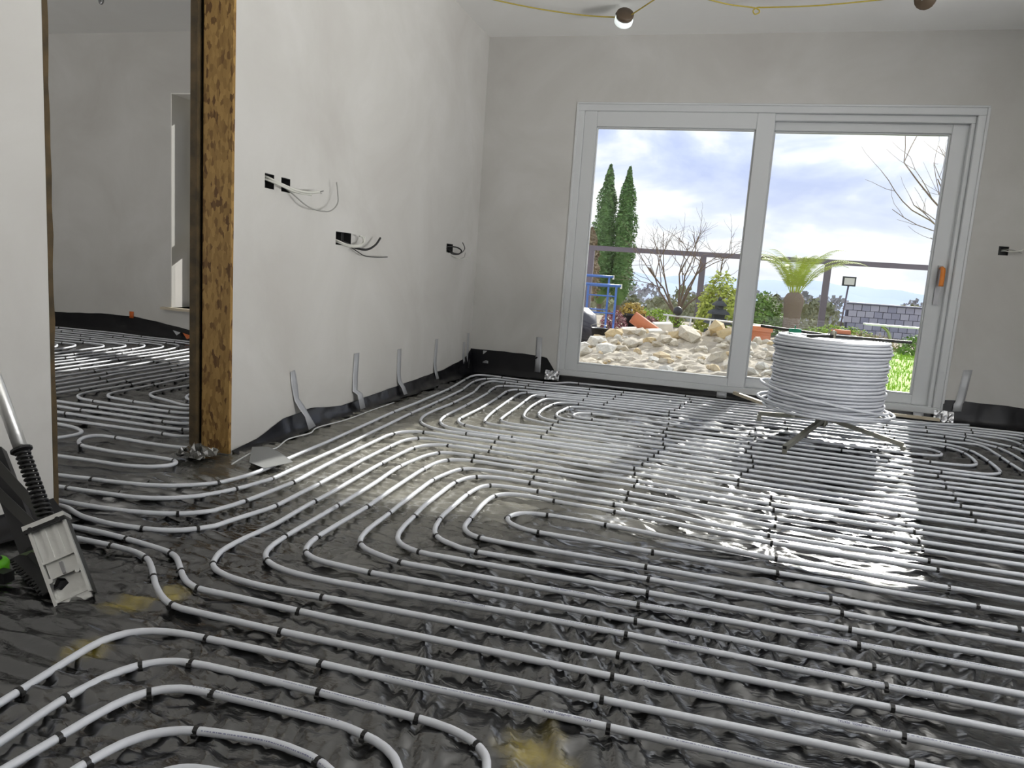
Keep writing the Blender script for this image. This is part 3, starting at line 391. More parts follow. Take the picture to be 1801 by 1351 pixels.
    'q3': '-1.04,-0.485 -1.04,0.475 -1.041,0.535 -1.051,0.775 -1.052,0.823 -1.05,0.859 -1.04,0.943 -1.033,1.015 -1.026,1.062 -1.019,1.085 -1.015,1.096 -1.004,1.116 -0.997,1.125 -0.981,1.141 -0.971,1.147 -0.95,1.157 -0.928,1.162 -0.88,1.166 -0.652,1.169 -0.604,1.167 -0.58,1.164 -0.557,1.159 -0.522,1.149 -0.501,1.14 -0.49,1.134 -0.471,1.12 -0.463,1.112 -0.449,1.094 -0.443,1.084 -0.434,1.062 -0.428,1.039 -0.423,1.016 -0.42,0.992 -0.419,0.956 -0.41,0.499 -0.41,-0.485',
    'q4': '-0.95,-0.485 -0.95,0.15 -0.95,0.812 -0.948,0.872 -0.944,0.907 -0.934,0.954 -0.927,0.976 -0.922,0.987 -0.91,1.007 -0.903,1.016 -0.885,1.031 -0.876,1.037 -0.855,1.048 -0.821,1.059 -0.786,1.065 -0.738,1.072 -0.714,1.075 -0.69,1.076 -0.655,1.074 -0.607,1.067 -0.585,1.06 -0.574,1.056 -0.553,1.045 -0.537,1.03 -0.53,1.021 -0.519,1.001 -0.509,0.967 -0.503,0.932 -0.5,0.896 -0.5,0.86 -0.5,0.186 -0.5,-0.485',
    'q5': '-0.85,-0.485 -0.85,0.126 -0.85,0.765 -0.849,0.825 -0.843,0.86 -0.833,0.894 -0.819,0.927 -0.806,0.946 -0.799,0.953 -0.79,0.96 -0.78,0.965 -0.769,0.969 -0.747,0.973 -0.723,0.975 -0.7,0.973 -0.678,0.968 -0.657,0.958 -0.648,0.952 -0.64,0.945 -0.633,0.937 -0.627,0.927 -0.618,0.906 -0.608,0.872 -0.602,0.837 -0.601,0.813 -0.6,0.765 -0.6,0.138 -0.6,-0.485',
    'far': '-7.435,5.93 -6.406,5.918 -6.371,5.92 -6.348,5.924 -6.303,5.936 -6.28,5.94 -6.256,5.941 -5.572,5.965 -5.549,5.965 -5.513,5.961 -5.347,5.934 -5.312,5.929 -5.288,5.927 -4.736,5.913 -4.52,5.91 -4.484,5.906 -4.449,5.899 -4.416,5.887 -4.395,5.876 -4.386,5.869 -4.376,5.862 -4.359,5.846 -4.344,5.828 -4.337,5.818 -4.331,5.808 -4.32,5.787 -4.309,5.754 -4.303,5.719 -4.3,5.683 -4.292,5.443 -4.288,5.383 -4.207,4.704 -4.198,4.608 -4.184,4.429 -4.17,4.093 -4.159,3.878 -4.157,3.794 -4.158,2.846 -4.161,2.81 -4.167,2.787 -4.176,2.766 -4.182,2.756 -4.196,2.738 -4.214,2.724 -4.224,2.718 -4.246,2.709 -4.257,2.706 -4.28,2.702 -4.328,2.7 -5.024,2.7 -5.732,2.7 -6.428,2.7 -7.136,2.7 -7.172,2.702 -7.195,2.705 -7.207,2.708 -7.229,2.716 -7.239,2.721 -7.257,2.735 -7.273,2.752 -7.279,2.762 -7.289,2.783 -7.295,2.805 -7.299,2.841 -7.3,2.912 -7.3,3.56 -7.3,4.208 -7.3,4.856 -7.3,5.504 -7.297,5.552 -7.293,5.575 -7.29,5.586 -7.28,5.607 -7.274,5.617 -7.258,5.635 -7.24,5.648 -7.219,5.659 -7.197,5.665 -7.161,5.669 -7.101,5.67 -6.141,5.67 -6.118,5.672 -6.095,5.675 -6.028,5.696 -6.005,5.699 -5.981,5.7 -5.417,5.686 -4.77,5.663 -4.734,5.66 -4.711,5.656 -4.7,5.653 -4.678,5.644 -4.668,5.638 -4.649,5.625 -4.623,5.6 -4.608,5.582 -4.593,5.563 -4.575,5.533 -4.544,5.468 -4.531,5.434 -4.517,5.389 -4.487,5.272 -4.48,5.237 -4.477,5.214 -4.444,4.723 -4.439,4.615 -4.419,4.099 -4.419,3.079 -4.42,3.055 -4.422,3.032 -4.427,3.009 -4.431,2.998 -4.442,2.977 -4.449,2.968 -4.456,2.959 -4.474,2.945 -4.495,2.934 -4.517,2.926 -4.552,2.921 -4.588,2.92 -5.74,2.92 -6.892,2.92 -6.951,2.922 -6.975,2.925 -6.986,2.927 -7.008,2.935 -7.028,2.947 -7.045,2.963 -7.059,2.981 -7.069,3.002 -7.075,3.025 -7.078,3.048 -7.08,3.084 -7.08,4.176 -7.079,5.268 -7.078,5.292 -7.075,5.315 -7.068,5.338 -7.063,5.348 -7.051,5.368 -7.043,5.376 -7.035,5.384 -7.016,5.398 -6.995,5.407 -6.972,5.413 -6.949,5.416 -6.925,5.417 -5.845,5.418 -5.785,5.42 -5.486,5.441 -5.414,5.444 -4.923,5.454 -4.9,5.453 -4.878,5.447 -4.858,5.437 -4.83,5.415 -4.813,5.399 -4.79,5.372 -4.769,5.343 -4.751,5.312 -4.742,5.29 -4.732,5.256 -4.701,5.115 -4.688,5.033 -4.679,4.973 -4.672,4.902 -4.634,4.435 -4.633,4.411 -4.634,4.387 -4.641,4.316 -4.643,4.268 -4.644,3.284 -4.647,3.249 -4.653,3.226 -4.657,3.215 -4.668,3.195 -4.675,3.186 -4.683,3.177 -4.701,3.163 -4.722,3.152 -4.733,3.149 -4.756,3.144 -4.779,3.141 -4.827,3.14 -5.751,3.14 -6.687,3.14 -6.723,3.141 -6.747,3.143 -6.77,3.148 -6.781,3.152 -6.801,3.163 -6.82,3.177 -6.827,3.185 -6.841,3.204 -6.85,3.225 -6.856,3.248 -6.859,3.272 -6.86,3.308 -6.86,4.16 -6.86,5.024 -6.857,5.059 -6.852,5.082 -6.848,5.093 -6.838,5.114 -6.832,5.124 -6.816,5.14 -6.807,5.148 -6.787,5.159 -6.765,5.167 -6.742,5.171 -6.706,5.174 -5.59,5.174 -5.53,5.177 -5.315,5.196 -5.255,5.2 -5.196,5.197 -5.124,5.192 -5.089,5.186 -5.066,5.18 -5.044,5.171 -5.024,5.159 -5.006,5.144 -4.988,5.128 -4.972,5.11 -4.959,5.091 -4.947,5.071 -4.938,5.049 -4.933,5.026 -4.928,4.991 -4.884,4.561 -4.882,4.525 -4.882,4.477 -4.882,3.505 -4.885,3.47 -4.891,3.447 -4.895,3.436 -4.906,3.416 -4.913,3.407 -4.921,3.398 -4.939,3.384 -4.959,3.373 -4.982,3.366 -5.017,3.361 -5.053,3.36 -5.749,3.36 -6.457,3.36 -6.504,3.361 -6.54,3.366 -6.562,3.373 -6.582,3.383 -6.6,3.398 -6.615,3.416 -6.626,3.436 -6.634,3.458 -6.638,3.481 -6.639,3.505 -6.64,4.153 -6.639,4.813 -6.636,4.848 -6.631,4.871 -6.627,4.882 -6.617,4.903 -6.61,4.912 -6.594,4.929 -6.575,4.942 -6.554,4.951 -6.542,4.954 -6.519,4.958 -6.483,4.96 -5.379,4.96 -5.344,4.957 -5.321,4.952 -5.31,4.949 -5.299,4.944 -5.279,4.933 -5.26,4.919 -5.242,4.903 -5.226,4.886 -5.21,4.867 -5.196,4.848 -5.184,4.828 -5.174,4.807 -5.171,4.796 -5.165,4.761 -5.153,4.558 -5.15,4.486 -5.141,3.67 -5.139,3.598 -5.136,3.562 -5.133,3.539 -5.127,3.517 -5.123,3.507 -5.117,3.498 -5.11,3.49 -5.102,3.483 -5.094,3.479 -5.085,3.476 -5.076,3.476 -5.067,3.478 -5.058,3.483 -5.05,3.489 -5.043,3.497 -5.038,3.506 -5.033,3.516 -5.027,3.538 -5.023,3.573 -5.021,3.609 -5.021,3.669 -5.03,4.377 -5.038,4.605 -5.041,4.665 -5.043,4.689 -5.05,4.724 -5.085,4.863 -5.1,4.909 -5.114,4.941 -5.126,4.962 -5.139,4.982 -5.163,5.008 -5.181,5.024 -5.201,5.036 -5.222,5.046 -5.233,5.05 -5.244,5.052 -5.267,5.053 -5.337,5.045 -5.361,5.044 -5.432,5.048 -5.48,5.049 -6.596,5.049 -6.632,5.046 -6.655,5.042 -6.677,5.034 -6.697,5.023 -6.706,5.015 -6.722,4.998 -6.728,4.989 -6.738,4.968 -6.742,4.957 -6.747,4.934 -6.75,4.898 -6.75,4.154 -6.749,3.398 -6.748,3.375 -6.744,3.351 -6.738,3.329 -6.727,3.308 -6.713,3.29 -6.695,3.275 -6.675,3.264 -6.653,3.257 -6.618,3.251 -6.57,3.25 -5.742,3.25 -4.914,3.25 -4.878,3.252 -4.855,3.255 -4.843,3.258 -4.822,3.266 -4.802,3.277 -4.785,3.293 -4.777,3.302 -4.766,3.322 -4.761,3.333 -4.755,3.355 -4.751,3.391 -4.75,3.45 -4.75,4.518 -4.751,4.578 -4.758,4.638 -4.824,5.089 -4.834,5.148 -4.842,5.183 -4.851,5.205 -4.862,5.225 -4.875,5.245 -4.89,5.264 -4.906,5.281 -4.923,5.297 -4.942,5.311 -4.962,5.321 -4.983,5.327 -5.077,5.337 -5.113,5.339 -5.137,5.339 -5.4,5.325 -5.652,5.308 -5.712,5.306 -6.816,5.305 -6.839,5.304 -6.863,5.301 -6.886,5.295 -6.907,5.285 -6.926,5.272 -6.934,5.264 -6.941,5.255 -6.954,5.235 -6.958,5.225 -6.965,5.202 -6.968,5.179 -6.97,5.155 -6.97,4.183 -6.97,3.199 -6.969,3.163 -6.966,3.14 -6.961,3.117 -6.951,3.096 -6.938,3.076 -6.931,3.068 -6.913,3.054 -6.892,3.043 -6.881,3.039 -6.858,3.034 -6.835,3.031 -6.799,3.03 -5.767,3.03 -4.723,3.03 -4.675,3.031 -4.639,3.034 -4.617,3.04 -4.596,3.05 -4.577,3.063 -4.568,3.071 -4.561,3.08 -4.549,3.1 -4.544,3.11 -4.538,3.133 -4.533,3.168 -4.532,3.228 -4.532,4.176 -4.527,4.38 -4.53,4.464 -4.554,4.859 -4.602,5.276 -4.611,5.335 -4.62,5.37 -4.633,5.403 -4.644,5.424 -4.664,5.453 -4.687,5.481 -4.712,5.506 -4.74,5.528 -4.76,5.54 -4.771,5.544 -4.793,5.55 -4.84,5.555 -4.924,5.558 -5.104,5.564 -5.644,5.565 -5.704,5.563 -5.919,5.55 -5.979,5.548 -7.035,5.547 -7.071,5.545 -7.094,5.541 -7.116,5.533 -7.136,5.522 -7.154,5.507 -7.161,5.498 -7.168,5.488 -7.178,5.468 -7.182,5.456 -7.187,5.434 -7.189,5.41 -7.19,5.386 -7.19,4.786 -7.19,4.186 -7.19,3.586 -7.19,2.974 -7.188,2.938 -7.185,2.915 -7.179,2.892 -7.169,2.871 -7.155,2.853 -7.138,2.837 -7.118,2.825 -7.107,2.821 -7.085,2.815 -7.05,2.811 -7.002,2.81 -6.366,2.81 -5.73,2.81 -5.094,2.81 -4.446,2.81 -4.41,2.812 -4.386,2.815 -4.375,2.817 -4.353,2.825 -4.343,2.83 -4.324,2.844 -4.308,2.861 -4.302,2.87 -4.292,2.891 -4.288,2.902 -4.283,2.925 -4.281,2.961 -4.28,3.945 -4.282,3.993 -4.288,4.077 -4.322,4.519 -4.333,4.639 -4.359,5.142 -4.366,5.202 -4.414,5.534 -4.425,5.593 -4.43,5.616 -4.437,5.639 -4.447,5.66 -4.459,5.68 -4.482,5.707 -4.499,5.723 -4.518,5.737 -4.549,5.754 -4.582,5.768 -4.605,5.774 -4.64,5.78 -4.759,5.795 -4.843,5.804 -5.43,5.825 -5.502,5.824 -5.994,5.813 -6.054,5.807 -6.184,5.788 -6.208,5.786 -6.244,5.785 -7.405,5.8',
    'hall': '-3.285,2.44 -3.012,2.448 -2.964,2.451 -2.929,2.456 -2.882,2.466 -2.824,2.481 -2.803,2.489 -2.794,2.494 -2.786,2.501 -2.779,2.509 -2.768,2.528 -2.759,2.55 -2.747,2.583 -2.74,2.606 -2.736,2.629 -2.735,2.652 -2.737,2.663 -2.74,2.674 -2.745,2.684 -2.751,2.693 -2.758,2.701 -2.767,2.709 -2.786,2.722 -2.818,2.738 -2.84,2.746 -2.863,2.753 -2.886,2.758 -2.91,2.762 -2.957,2.766 -3.053,2.768 -3.857,2.77 -3.893,2.771 -3.917,2.772 -3.94,2.777 -3.951,2.78 -3.972,2.79 -3.981,2.797 -3.989,2.805 -4.003,2.823 -4.008,2.833 -4.016,2.855 -4.019,2.878 -4.021,2.914 -4.021,3.718 -4.028,4.03 -4.032,4.09 -4.057,4.34 -4.124,5.178 -4.126,5.25 -4.126,5.574 -4.126,5.622 -4.124,5.657 -4.12,5.681 -4.113,5.703 -4.102,5.723 -4.088,5.741 -4.07,5.756 -4.05,5.767 -4.027,5.774 -3.992,5.779 -3.92,5.78 -3.2,5.78 -2.468,5.78 -2.42,5.779 -2.385,5.775 -2.363,5.769 -2.352,5.765 -2.332,5.753 -2.315,5.737 -2.307,5.728 -2.296,5.709 -2.288,5.687 -2.285,5.675 -2.282,5.652 -2.28,5.628 -2.28,5.58 -2.28,4.944 -2.28,4.296 -2.28,3.648 -2.28,3 -2.281,2.964 -2.284,2.941 -2.29,2.918 -2.3,2.897 -2.314,2.88 -2.332,2.866 -2.353,2.857 -2.376,2.853 -2.399,2.854 -2.446,2.859 -2.482,2.86 -2.733,2.853 -3.057,2.848 -3.741,2.848 -3.777,2.849 -3.801,2.852 -3.823,2.859 -3.843,2.87 -3.86,2.885 -3.873,2.904 -3.882,2.925 -3.885,2.936 -3.888,2.959 -3.889,3.007 -3.889,3.547 -3.891,3.619 -3.922,4.014 -3.925,4.062 -3.926,4.146 -3.927,4.194 -3.97,4.744 -3.988,4.996 -3.99,5.067 -3.99,5.499 -3.989,5.535 -3.984,5.57 -3.977,5.593 -3.966,5.613 -3.952,5.631 -3.943,5.639 -3.934,5.646 -3.914,5.657 -3.891,5.664 -3.868,5.668 -3.844,5.669 -3.796,5.67 -3.184,5.67 -2.56,5.67 -2.5,5.669 -2.465,5.665 -2.443,5.659 -2.432,5.655 -2.412,5.643 -2.403,5.636 -2.395,5.627 -2.381,5.609 -2.371,5.588 -2.365,5.565 -2.361,5.53 -2.36,5.482 -2.36,4.306 -2.36,3.118 -2.361,3.082 -2.364,3.059 -2.369,3.036 -2.373,3.025 -2.385,3.006 -2.393,2.997 -2.401,2.99 -2.421,2.977 -2.431,2.973 -2.454,2.967 -2.489,2.964 -2.813,2.961 -3.101,2.965 -3.233,2.964 -3.641,2.964 -3.677,2.965 -3.701,2.967 -3.723,2.972 -3.734,2.977 -3.754,2.988 -3.762,2.996 -3.777,3.013 -3.787,3.034 -3.79,3.045 -3.794,3.068 -3.796,3.104 -3.797,3.524 -3.805,3.848 -3.807,3.872 -3.811,3.895 -3.839,4.012 -3.842,4.035 -3.844,4.059 -3.845,4.107 -3.842,4.563 -3.842,4.611 -3.847,4.658 -3.877,4.836 -3.881,4.871 -3.883,4.895 -3.884,4.955 -3.884,5.399 -3.882,5.435 -3.879,5.458 -3.876,5.469 -3.867,5.491 -3.855,5.511 -3.839,5.527 -3.83,5.534 -3.81,5.546 -3.788,5.553 -3.776,5.556 -3.753,5.559 -3.669,5.56 -2.637,5.56 -2.577,5.559 -2.542,5.554 -2.519,5.548 -2.509,5.543 -2.489,5.531 -2.48,5.523 -2.472,5.515 -2.459,5.496 -2.45,5.475 -2.444,5.452 -2.441,5.428 -2.44,5.38 -2.44,4.312 -2.44,3.232 -2.441,3.196 -2.443,3.173 -2.448,3.15 -2.452,3.139 -2.463,3.119 -2.47,3.11 -2.478,3.102 -2.497,3.089 -2.507,3.084 -2.529,3.077 -2.565,3.071 -2.612,3.067 -2.648,3.066 -2.924,3.069 -3.08,3.065 -3.128,3.065 -3.296,3.073 -3.536,3.074 -3.56,3.074 -3.583,3.077 -3.606,3.082 -3.617,3.086 -3.636,3.098 -3.645,3.106 -3.659,3.123 -3.665,3.133 -3.673,3.155 -3.677,3.178 -3.679,3.202 -3.68,3.43 -3.693,3.777 -3.695,3.813 -3.702,3.885 -3.706,3.933 -3.733,4.388 -3.737,4.472 -3.742,4.724 -3.742,5.3 -3.739,5.335 -3.734,5.358 -3.726,5.38 -3.72,5.39 -3.706,5.409 -3.689,5.424 -3.669,5.435 -3.647,5.443 -3.636,5.446 -3.612,5.449 -3.588,5.45 -3.528,5.45 -2.712,5.45 -2.652,5.449 -2.617,5.444 -2.595,5.436 -2.585,5.431 -2.566,5.418 -2.557,5.41 -2.55,5.401 -2.537,5.382 -2.529,5.36 -2.524,5.337 -2.521,5.314 -2.52,5.266 -2.52,4.306 -2.52,3.334 -2.521,3.298 -2.522,3.274 -2.527,3.251 -2.53,3.24 -2.541,3.22 -2.548,3.211 -2.564,3.195 -2.574,3.189 -2.595,3.18 -2.606,3.177 -2.629,3.173 -2.677,3.171 -3.001,3.171 -3.133,3.17 -3.433,3.171 -3.469,3.173 -3.492,3.177 -3.514,3.184 -3.524,3.189 -3.543,3.202 -3.55,3.211 -3.563,3.23 -3.571,3.251 -3.575,3.274 -3.577,3.298 -3.581,3.502 -3.6,3.849 -3.603,3.921 -3.61,4.533 -3.61,5.193 -3.607,5.229 -3.601,5.252 -3.593,5.273 -3.58,5.292 -3.564,5.309 -3.544,5.322 -3.523,5.331 -3.512,5.334 -3.489,5.338 -3.465,5.339 -3.417,5.34 -2.793,5.34 -2.733,5.339 -2.709,5.336 -2.687,5.33 -2.665,5.321 -2.655,5.315 -2.638,5.3 -2.63,5.292 -2.623,5.282 -2.613,5.262 -2.606,5.24 -2.602,5.216 -2.601,5.192 -2.6,5.145 -2.6,4.292 -2.6,3.44 -2.601,3.405 -2.603,3.381 -2.607,3.358 -2.611,3.347 -2.622,3.327 -2.629,3.318 -2.637,3.31 -2.655,3.297 -2.666,3.291 -2.688,3.284 -2.711,3.28 -2.735,3.278 -2.807,3.275 -3.107,3.272 -3.155,3.274 -3.31,3.285 -3.345,3.29 -3.368,3.296 -3.389,3.307 -3.418,3.327 -3.435,3.343 -3.442,3.352 -3.455,3.371 -3.466,3.392 -3.472,3.414 -3.476,3.437 -3.478,3.461 -3.486,3.581 -3.491,3.809 -3.517,4.276 -3.516,4.299 -3.514,4.31 -3.507,4.33 -3.486,4.369 -3.48,4.39 -3.477,4.413 -3.48,5.049 -3.479,5.096 -3.474,5.131 -3.467,5.154 -3.456,5.174 -3.441,5.192 -3.423,5.206 -3.402,5.217 -3.38,5.224 -3.345,5.229 -3.297,5.23 -2.865,5.23 -2.817,5.229 -2.794,5.227 -2.771,5.222 -2.76,5.218 -2.739,5.208 -2.729,5.201 -2.721,5.193 -2.706,5.176 -2.699,5.166 -2.69,5.145 -2.684,5.122 -2.681,5.099 -2.68,5.039 -2.68,4.295 -2.68,3.539 -2.682,3.491 -2.685,3.468 -2.688,3.456 -2.697,3.435 -2.703,3.426 -2.718,3.409 -2.737,3.396 -2.747,3.391 -2.77,3.385 -2.793,3.382 -2.841,3.381 -3.045,3.385 -3.105,3.389 -3.247,3.408 -3.27,3.413 -3.292,3.421 -3.311,3.433 -3.32,3.44 -3.337,3.457 -3.344,3.466 -3.356,3.486 -3.36,3.497 -3.367,3.519 -3.371,3.542 -3.374,3.578 -3.381,3.818 -3.384,3.878 -3.419,4.248 -3.423,4.308 -3.429,4.812 -3.429,4.884 -3.425,4.932 -3.411,5.026 -3.405,5.061 -3.398,5.083 -3.393,5.093 -3.386,5.102 -3.379,5.11 -3.361,5.125 -3.342,5.137 -3.332,5.141 -3.322,5.144 -3.312,5.146 -3.303,5.145 -3.293,5.142 -3.274,5.131 -3.256,5.117 -3.248,5.109 -3.236,5.091 -3.228,5.07 -3.222,5.047 -3.208,4.952 -3.202,4.905 -3.201,4.869 -3.2,4.833 -3.204,4.065 -3.207,4.005 -3.218,3.849 -3.22,3.801 -3.218,3.753 -3.212,3.694 -3.208,3.671 -3.201,3.648 -3.191,3.627 -3.185,3.617 -3.178,3.608 -3.162,3.591 -3.143,3.577 -3.123,3.565 -3.102,3.555 -3.079,3.546 -2.965,3.511 -2.931,3.499 -2.875,3.477 -2.841,3.467 -2.818,3.465 -2.807,3.465 -2.797,3.467 -2.787,3.47 -2.779,3.475 -2.772,3.482 -2.767,3.489 -2.765,3.498 -2.764,3.507 -2.766,3.517 -2.771,3.526 -2.777,3.535 -2.792,3.55 -2.802,3.557 -2.822,3.568 -2.877,3.592 -2.909,3.609 -2.938,3.629 -2.955,3.645 -2.963,3.653 -2.976,3.673 -2.993,3.704 -3.001,3.726 -3.008,3.761 -3.012,3.796 -3.012,3.844 -3,4.3 -2.99,4.885',
    'thresh': '-2.129,2.713 -2.196,2.697 -2.232,2.69 -2.267,2.686 -2.303,2.684 -2.339,2.683 -2.375,2.683 -2.544,2.692 -2.58,2.692 -2.615,2.69 -2.637,2.686 -2.646,2.681 -2.655,2.676 -2.661,2.669 -2.666,2.66 -2.669,2.651 -2.67,2.641 -2.669,2.63 -2.666,2.619 -2.658,2.598 -2.646,2.578 -2.631,2.56 -2.613,2.544 -2.594,2.53 -2.574,2.519 -2.552,2.511 -2.54,2.509 -2.517,2.506 -2.374,2.496 -2.338,2.498 -2.206,2.509 -2.134,2.511 -2.111,2.509 -2.1,2.507 -2.089,2.504 -2.079,2.499 -2.071,2.493 -2.064,2.485 -2.059,2.477 -2.056,2.467 -2.055,2.457 -2.057,2.447 -2.06,2.437 -2.065,2.427 -2.079,2.409 -2.096,2.393 -2.115,2.381 -2.148,2.368 -2.171,2.361 -2.194,2.356 -2.218,2.353 -2.254,2.351 -2.338,2.351 -2.554,2.344 -3.285,2.33',
}
TIE_SPOTS = {
    'door': '-1.774,3.96 -1.8,4.968 -1.857,5.481 -1.672,3.976 -1.683,4.444 -1.708,4.996 -1.767,5.435 -1.729,5.631 -1.663,5.279 -1.605,4.96 -1.582,4.445 -1.523,3.784 -1.211,3.655 -1.541,5.231 -1.509,4.97 -1.484,4.431 -1.475,4.035 -1.423,3.828 -1.393,4.817 -1.375,4.386 -1.375,4.014 -1.288,3.855 -1.276,4.388 -1.208,3.992 -1.643,5.801 -1.471,5.653 -1.545,5.554 -1.353,5.547 -1.284,5.776 -1.027,5.93 -1.512,5.374 -1.347,5.427 -0.897,5.69 -1.364,5.272 -1.277,5.187 -0.867,5.453 -0.853,5.324 -1.123,5.14 -0.847,5.145 -1.417,5.14 -1.3,4.795 -1.196,4.801 -1.11,4.818 -1.178,4.393 -1.005,4.816 -1.15,4.098 -0.999,4.41 -0.849,4.961 -0.884,4.781 -0.908,4.544 -0.803,4.548 -0.707,4.646 -0.672,4.465 -0.842,4.269 -0.85,4.162 -0.84,4.05 -0.838,3.953 -0.839,3.81 -0.974,3.709 -1.031,3.657 -0.168,5.871 -0.131,5.735 -0.119,5.614 -0.16,5.487 -0.184,5.376 -0.184,5.269 -0.211,5.158 -0.243,5.06 -0.237,4.941 -0.225,4.785 -0.217,4.62 -0.216,4.461 -0.23,4.345 -0.208,4.241 -0.216,4.133 -0.205,4.013 -0.191,3.915 -0.215,3.8 -0.23,3.71 -0.252,3.619 -0.634,5.709 -0.634,5.59 -0.664,5.463 -0.662,5.34 -0.679,5.149 -0.687,5.053 0.56,5.498 0.507,4.943 0.303,4.775 0.263,4.611 0.288,4.465 0.249,4.327 0.259,4.207 0.227,4.092 0.25,3.981 0.252,3.876 0.251,3.756 0.223,3.658 0.509,5.161 0.188,3.563 1.213,5.612 1.196,5.502 1.159,5.419 1.171,5.287 1.121,5.167 1.148,5.047 1.046,4.79 0.971,4.589 0.755,4.44 0.968,4.287 1.465,5.612 1.433,5.447 1.505,5.318 1.466,5.141 1.41,4.916 1.676,5.502 1.652,5.395 1.617,5.288 1.777,5.72 1.753,5.612 2.037,5.525 1.95,5.311 1.854,5.195 1.75,5.11 1.535,4.899 1.474,4.783 1.328,4.698 1.667,4.788 1.549,4.613 1.66,4.632 1.66,4.428 1.453,4.51 1.514,4.342 1.198,4.408 1.194,4.177 1.15,4.068 1.149,3.945 1.127,3.845 1.127,3.73 1.11,3.63 1.098,3.51 -1.752,2.337 -1.648,2.302 -1.611,2.478 -2.162,2.16 -2.149,2.039',
    'mid': '-1.021,3.554 -1.003,3.436 -0.266,3.506 -0.295,3.401 -0.282,3.304 -0.258,3.185 -0.261,3.099 -0.273,2.987 -0.269,2.899 -0.308,2.8 -0.292,2.708 -0.302,2.542 0.175,3.453 0.171,3.364 0.301,3.231 0.29,3.121 0.299,3.037 0.3,2.922 0.29,2.825 0.26,2.704 0.793,3.226 0.793,3.101 1.109,3.41 1.092,3.297 0.803,3.016 0.791,2.899 0.781,2.806 0.775,2.692 -1.537,3.442 -1.416,3.563 -1.389,3.419 -1.439,3.183 -1.332,3.226 -1.203,3.357 -0.988,3.35 -1.191,3.197 -1.025,3.231 -1.25,2.885 -1.107,3.094 -1.004,3.139 -1.146,2.9 -1.001,2.981 -1.049,2.764 -0.906,2.901 -0.956,2.773 -0.816,2.806 -0.859,2.643 -0.759,2.676 -0.693,3.125 -0.68,3.012 -0.676,2.927 -0.619,2.824 -0.531,2.73 -0.517,2.55 -1.534,2.196 -1.516,2.472 -1.414,2.2 -1.5,1.904 -1.42,2.499 -1.323,2.304 -1.226,1.963 -1.228,2.298 -1.137,2 -1.1,1.878 -1.34,2.891 -1.131,2.336 -1.032,2.308 -0.942,2.318 -0.85,2.331 -0.986,2.006 -0.8,2.175 -0.8,2.025 -0.639,2.459 -0.757,2.378 -0.504,2.357 -0.667,2.22 -0.638,2.102 -1.644,1.989 -1.646,1.833 -1.283,1.693 -0.906,1.632 -1.165,1.778 -0.863,1.823 -0.818,1.927 -0.12,2.35 -0.128,2.211 -0.111,2.119 -0.105,2.02 -0.122,1.93 -0.119,1.831 -0.133,1.749 -0.138,1.641 0.266,2.626 0.269,2.47 0.264,2.344 0.4,2.208 0.417,2.114 0.423,2.016 0.43,1.931 0.445,1.826 0.455,1.74 0.45,1.646 0.781,2.609 0.773,2.456 0.816,2.338 0.88,2.215',
    's1': '-1.623,1.745 -1.435,1.708 -1.326,1.618 -1.218,1.549 -0.919,1.542 -0.138,1.541 0.45,1.542',
    's2': '-1.622,1.686 -1.472,1.653 -1.365,1.559 -0.902,1.436 -1.212,1.447 -0.146,1.442 0.443,1.45',
    'q1': '-1.222,1.037 -1.032,1.343 -0.744,1.346 -0.119,1.35',
    'q2': '-1.125,1.051 -1.084,1.198 -0.993,1.244 -0.693,1.247 -0.476,1.24 -0.341,1.204',
    'q3': '-1.039,0.955 -0.997,1.125 -0.88,1.166 -0.545,1.156',
    'q4': '-0.942,0.919 -0.832,1.056 -0.585,1.06',
    'q5': '',
    'far': '-6.314,5.934 -6.018,5.811 -6.028,5.696 -5.668,5.564 -5.438,5.444 -5.424,5.324 -5.267,5.199 -5.337,5.045 -5.417,5.686 -5.43,5.825 -4.815,5.03 -4.752,4.59 -4.633,4.399 -4.527,4.38 -4.554,4.859 -4.442,4.675 -4.328,4.579 -4.169,4.069 -5.312,5.929 -4.831,5.803 -4.806,5.664 -5.128,5.564 -4.911,5.454 -4.701,5.115 -4.48,5.237 -4.36,5.154 -4.203,4.668',
    'hall': '-4.029,4.054 -3.924,4.05 -4.083,4.663 -3.967,4.696 -3.844,4.634 -3.735,4.436 -3.511,4.32 -3.807,3.872 -3.695,3.813 -3.581,3.49 -3.602,3.873 -3.263,3.282 -3.121,3.17 -3.128,3.065 -3.125,2.965 -3.093,3.388 -3.491,3.797 -3.383,3.866 -2.759,3.276 -2.624,3.067 -2.431,2.973 -2.446,2.859',
    'thresh': '-2.556,2.693 -2.089,2.504 -2.574,2.519',
}

# ================================================================== the setting
YB = 6.02            # inner face of the outer wall
XP = -2.003          # front face of the partition
XQ = -2.19           # back face of the partition
ZC = 2.733           # ceiling, main room
ZC2 = 2.82           # ceiling, hall
XR = 2.98            # right wall
YR = -2.58           # rear wall
XH = -7.8            # far end of the hall
YH = 0.62

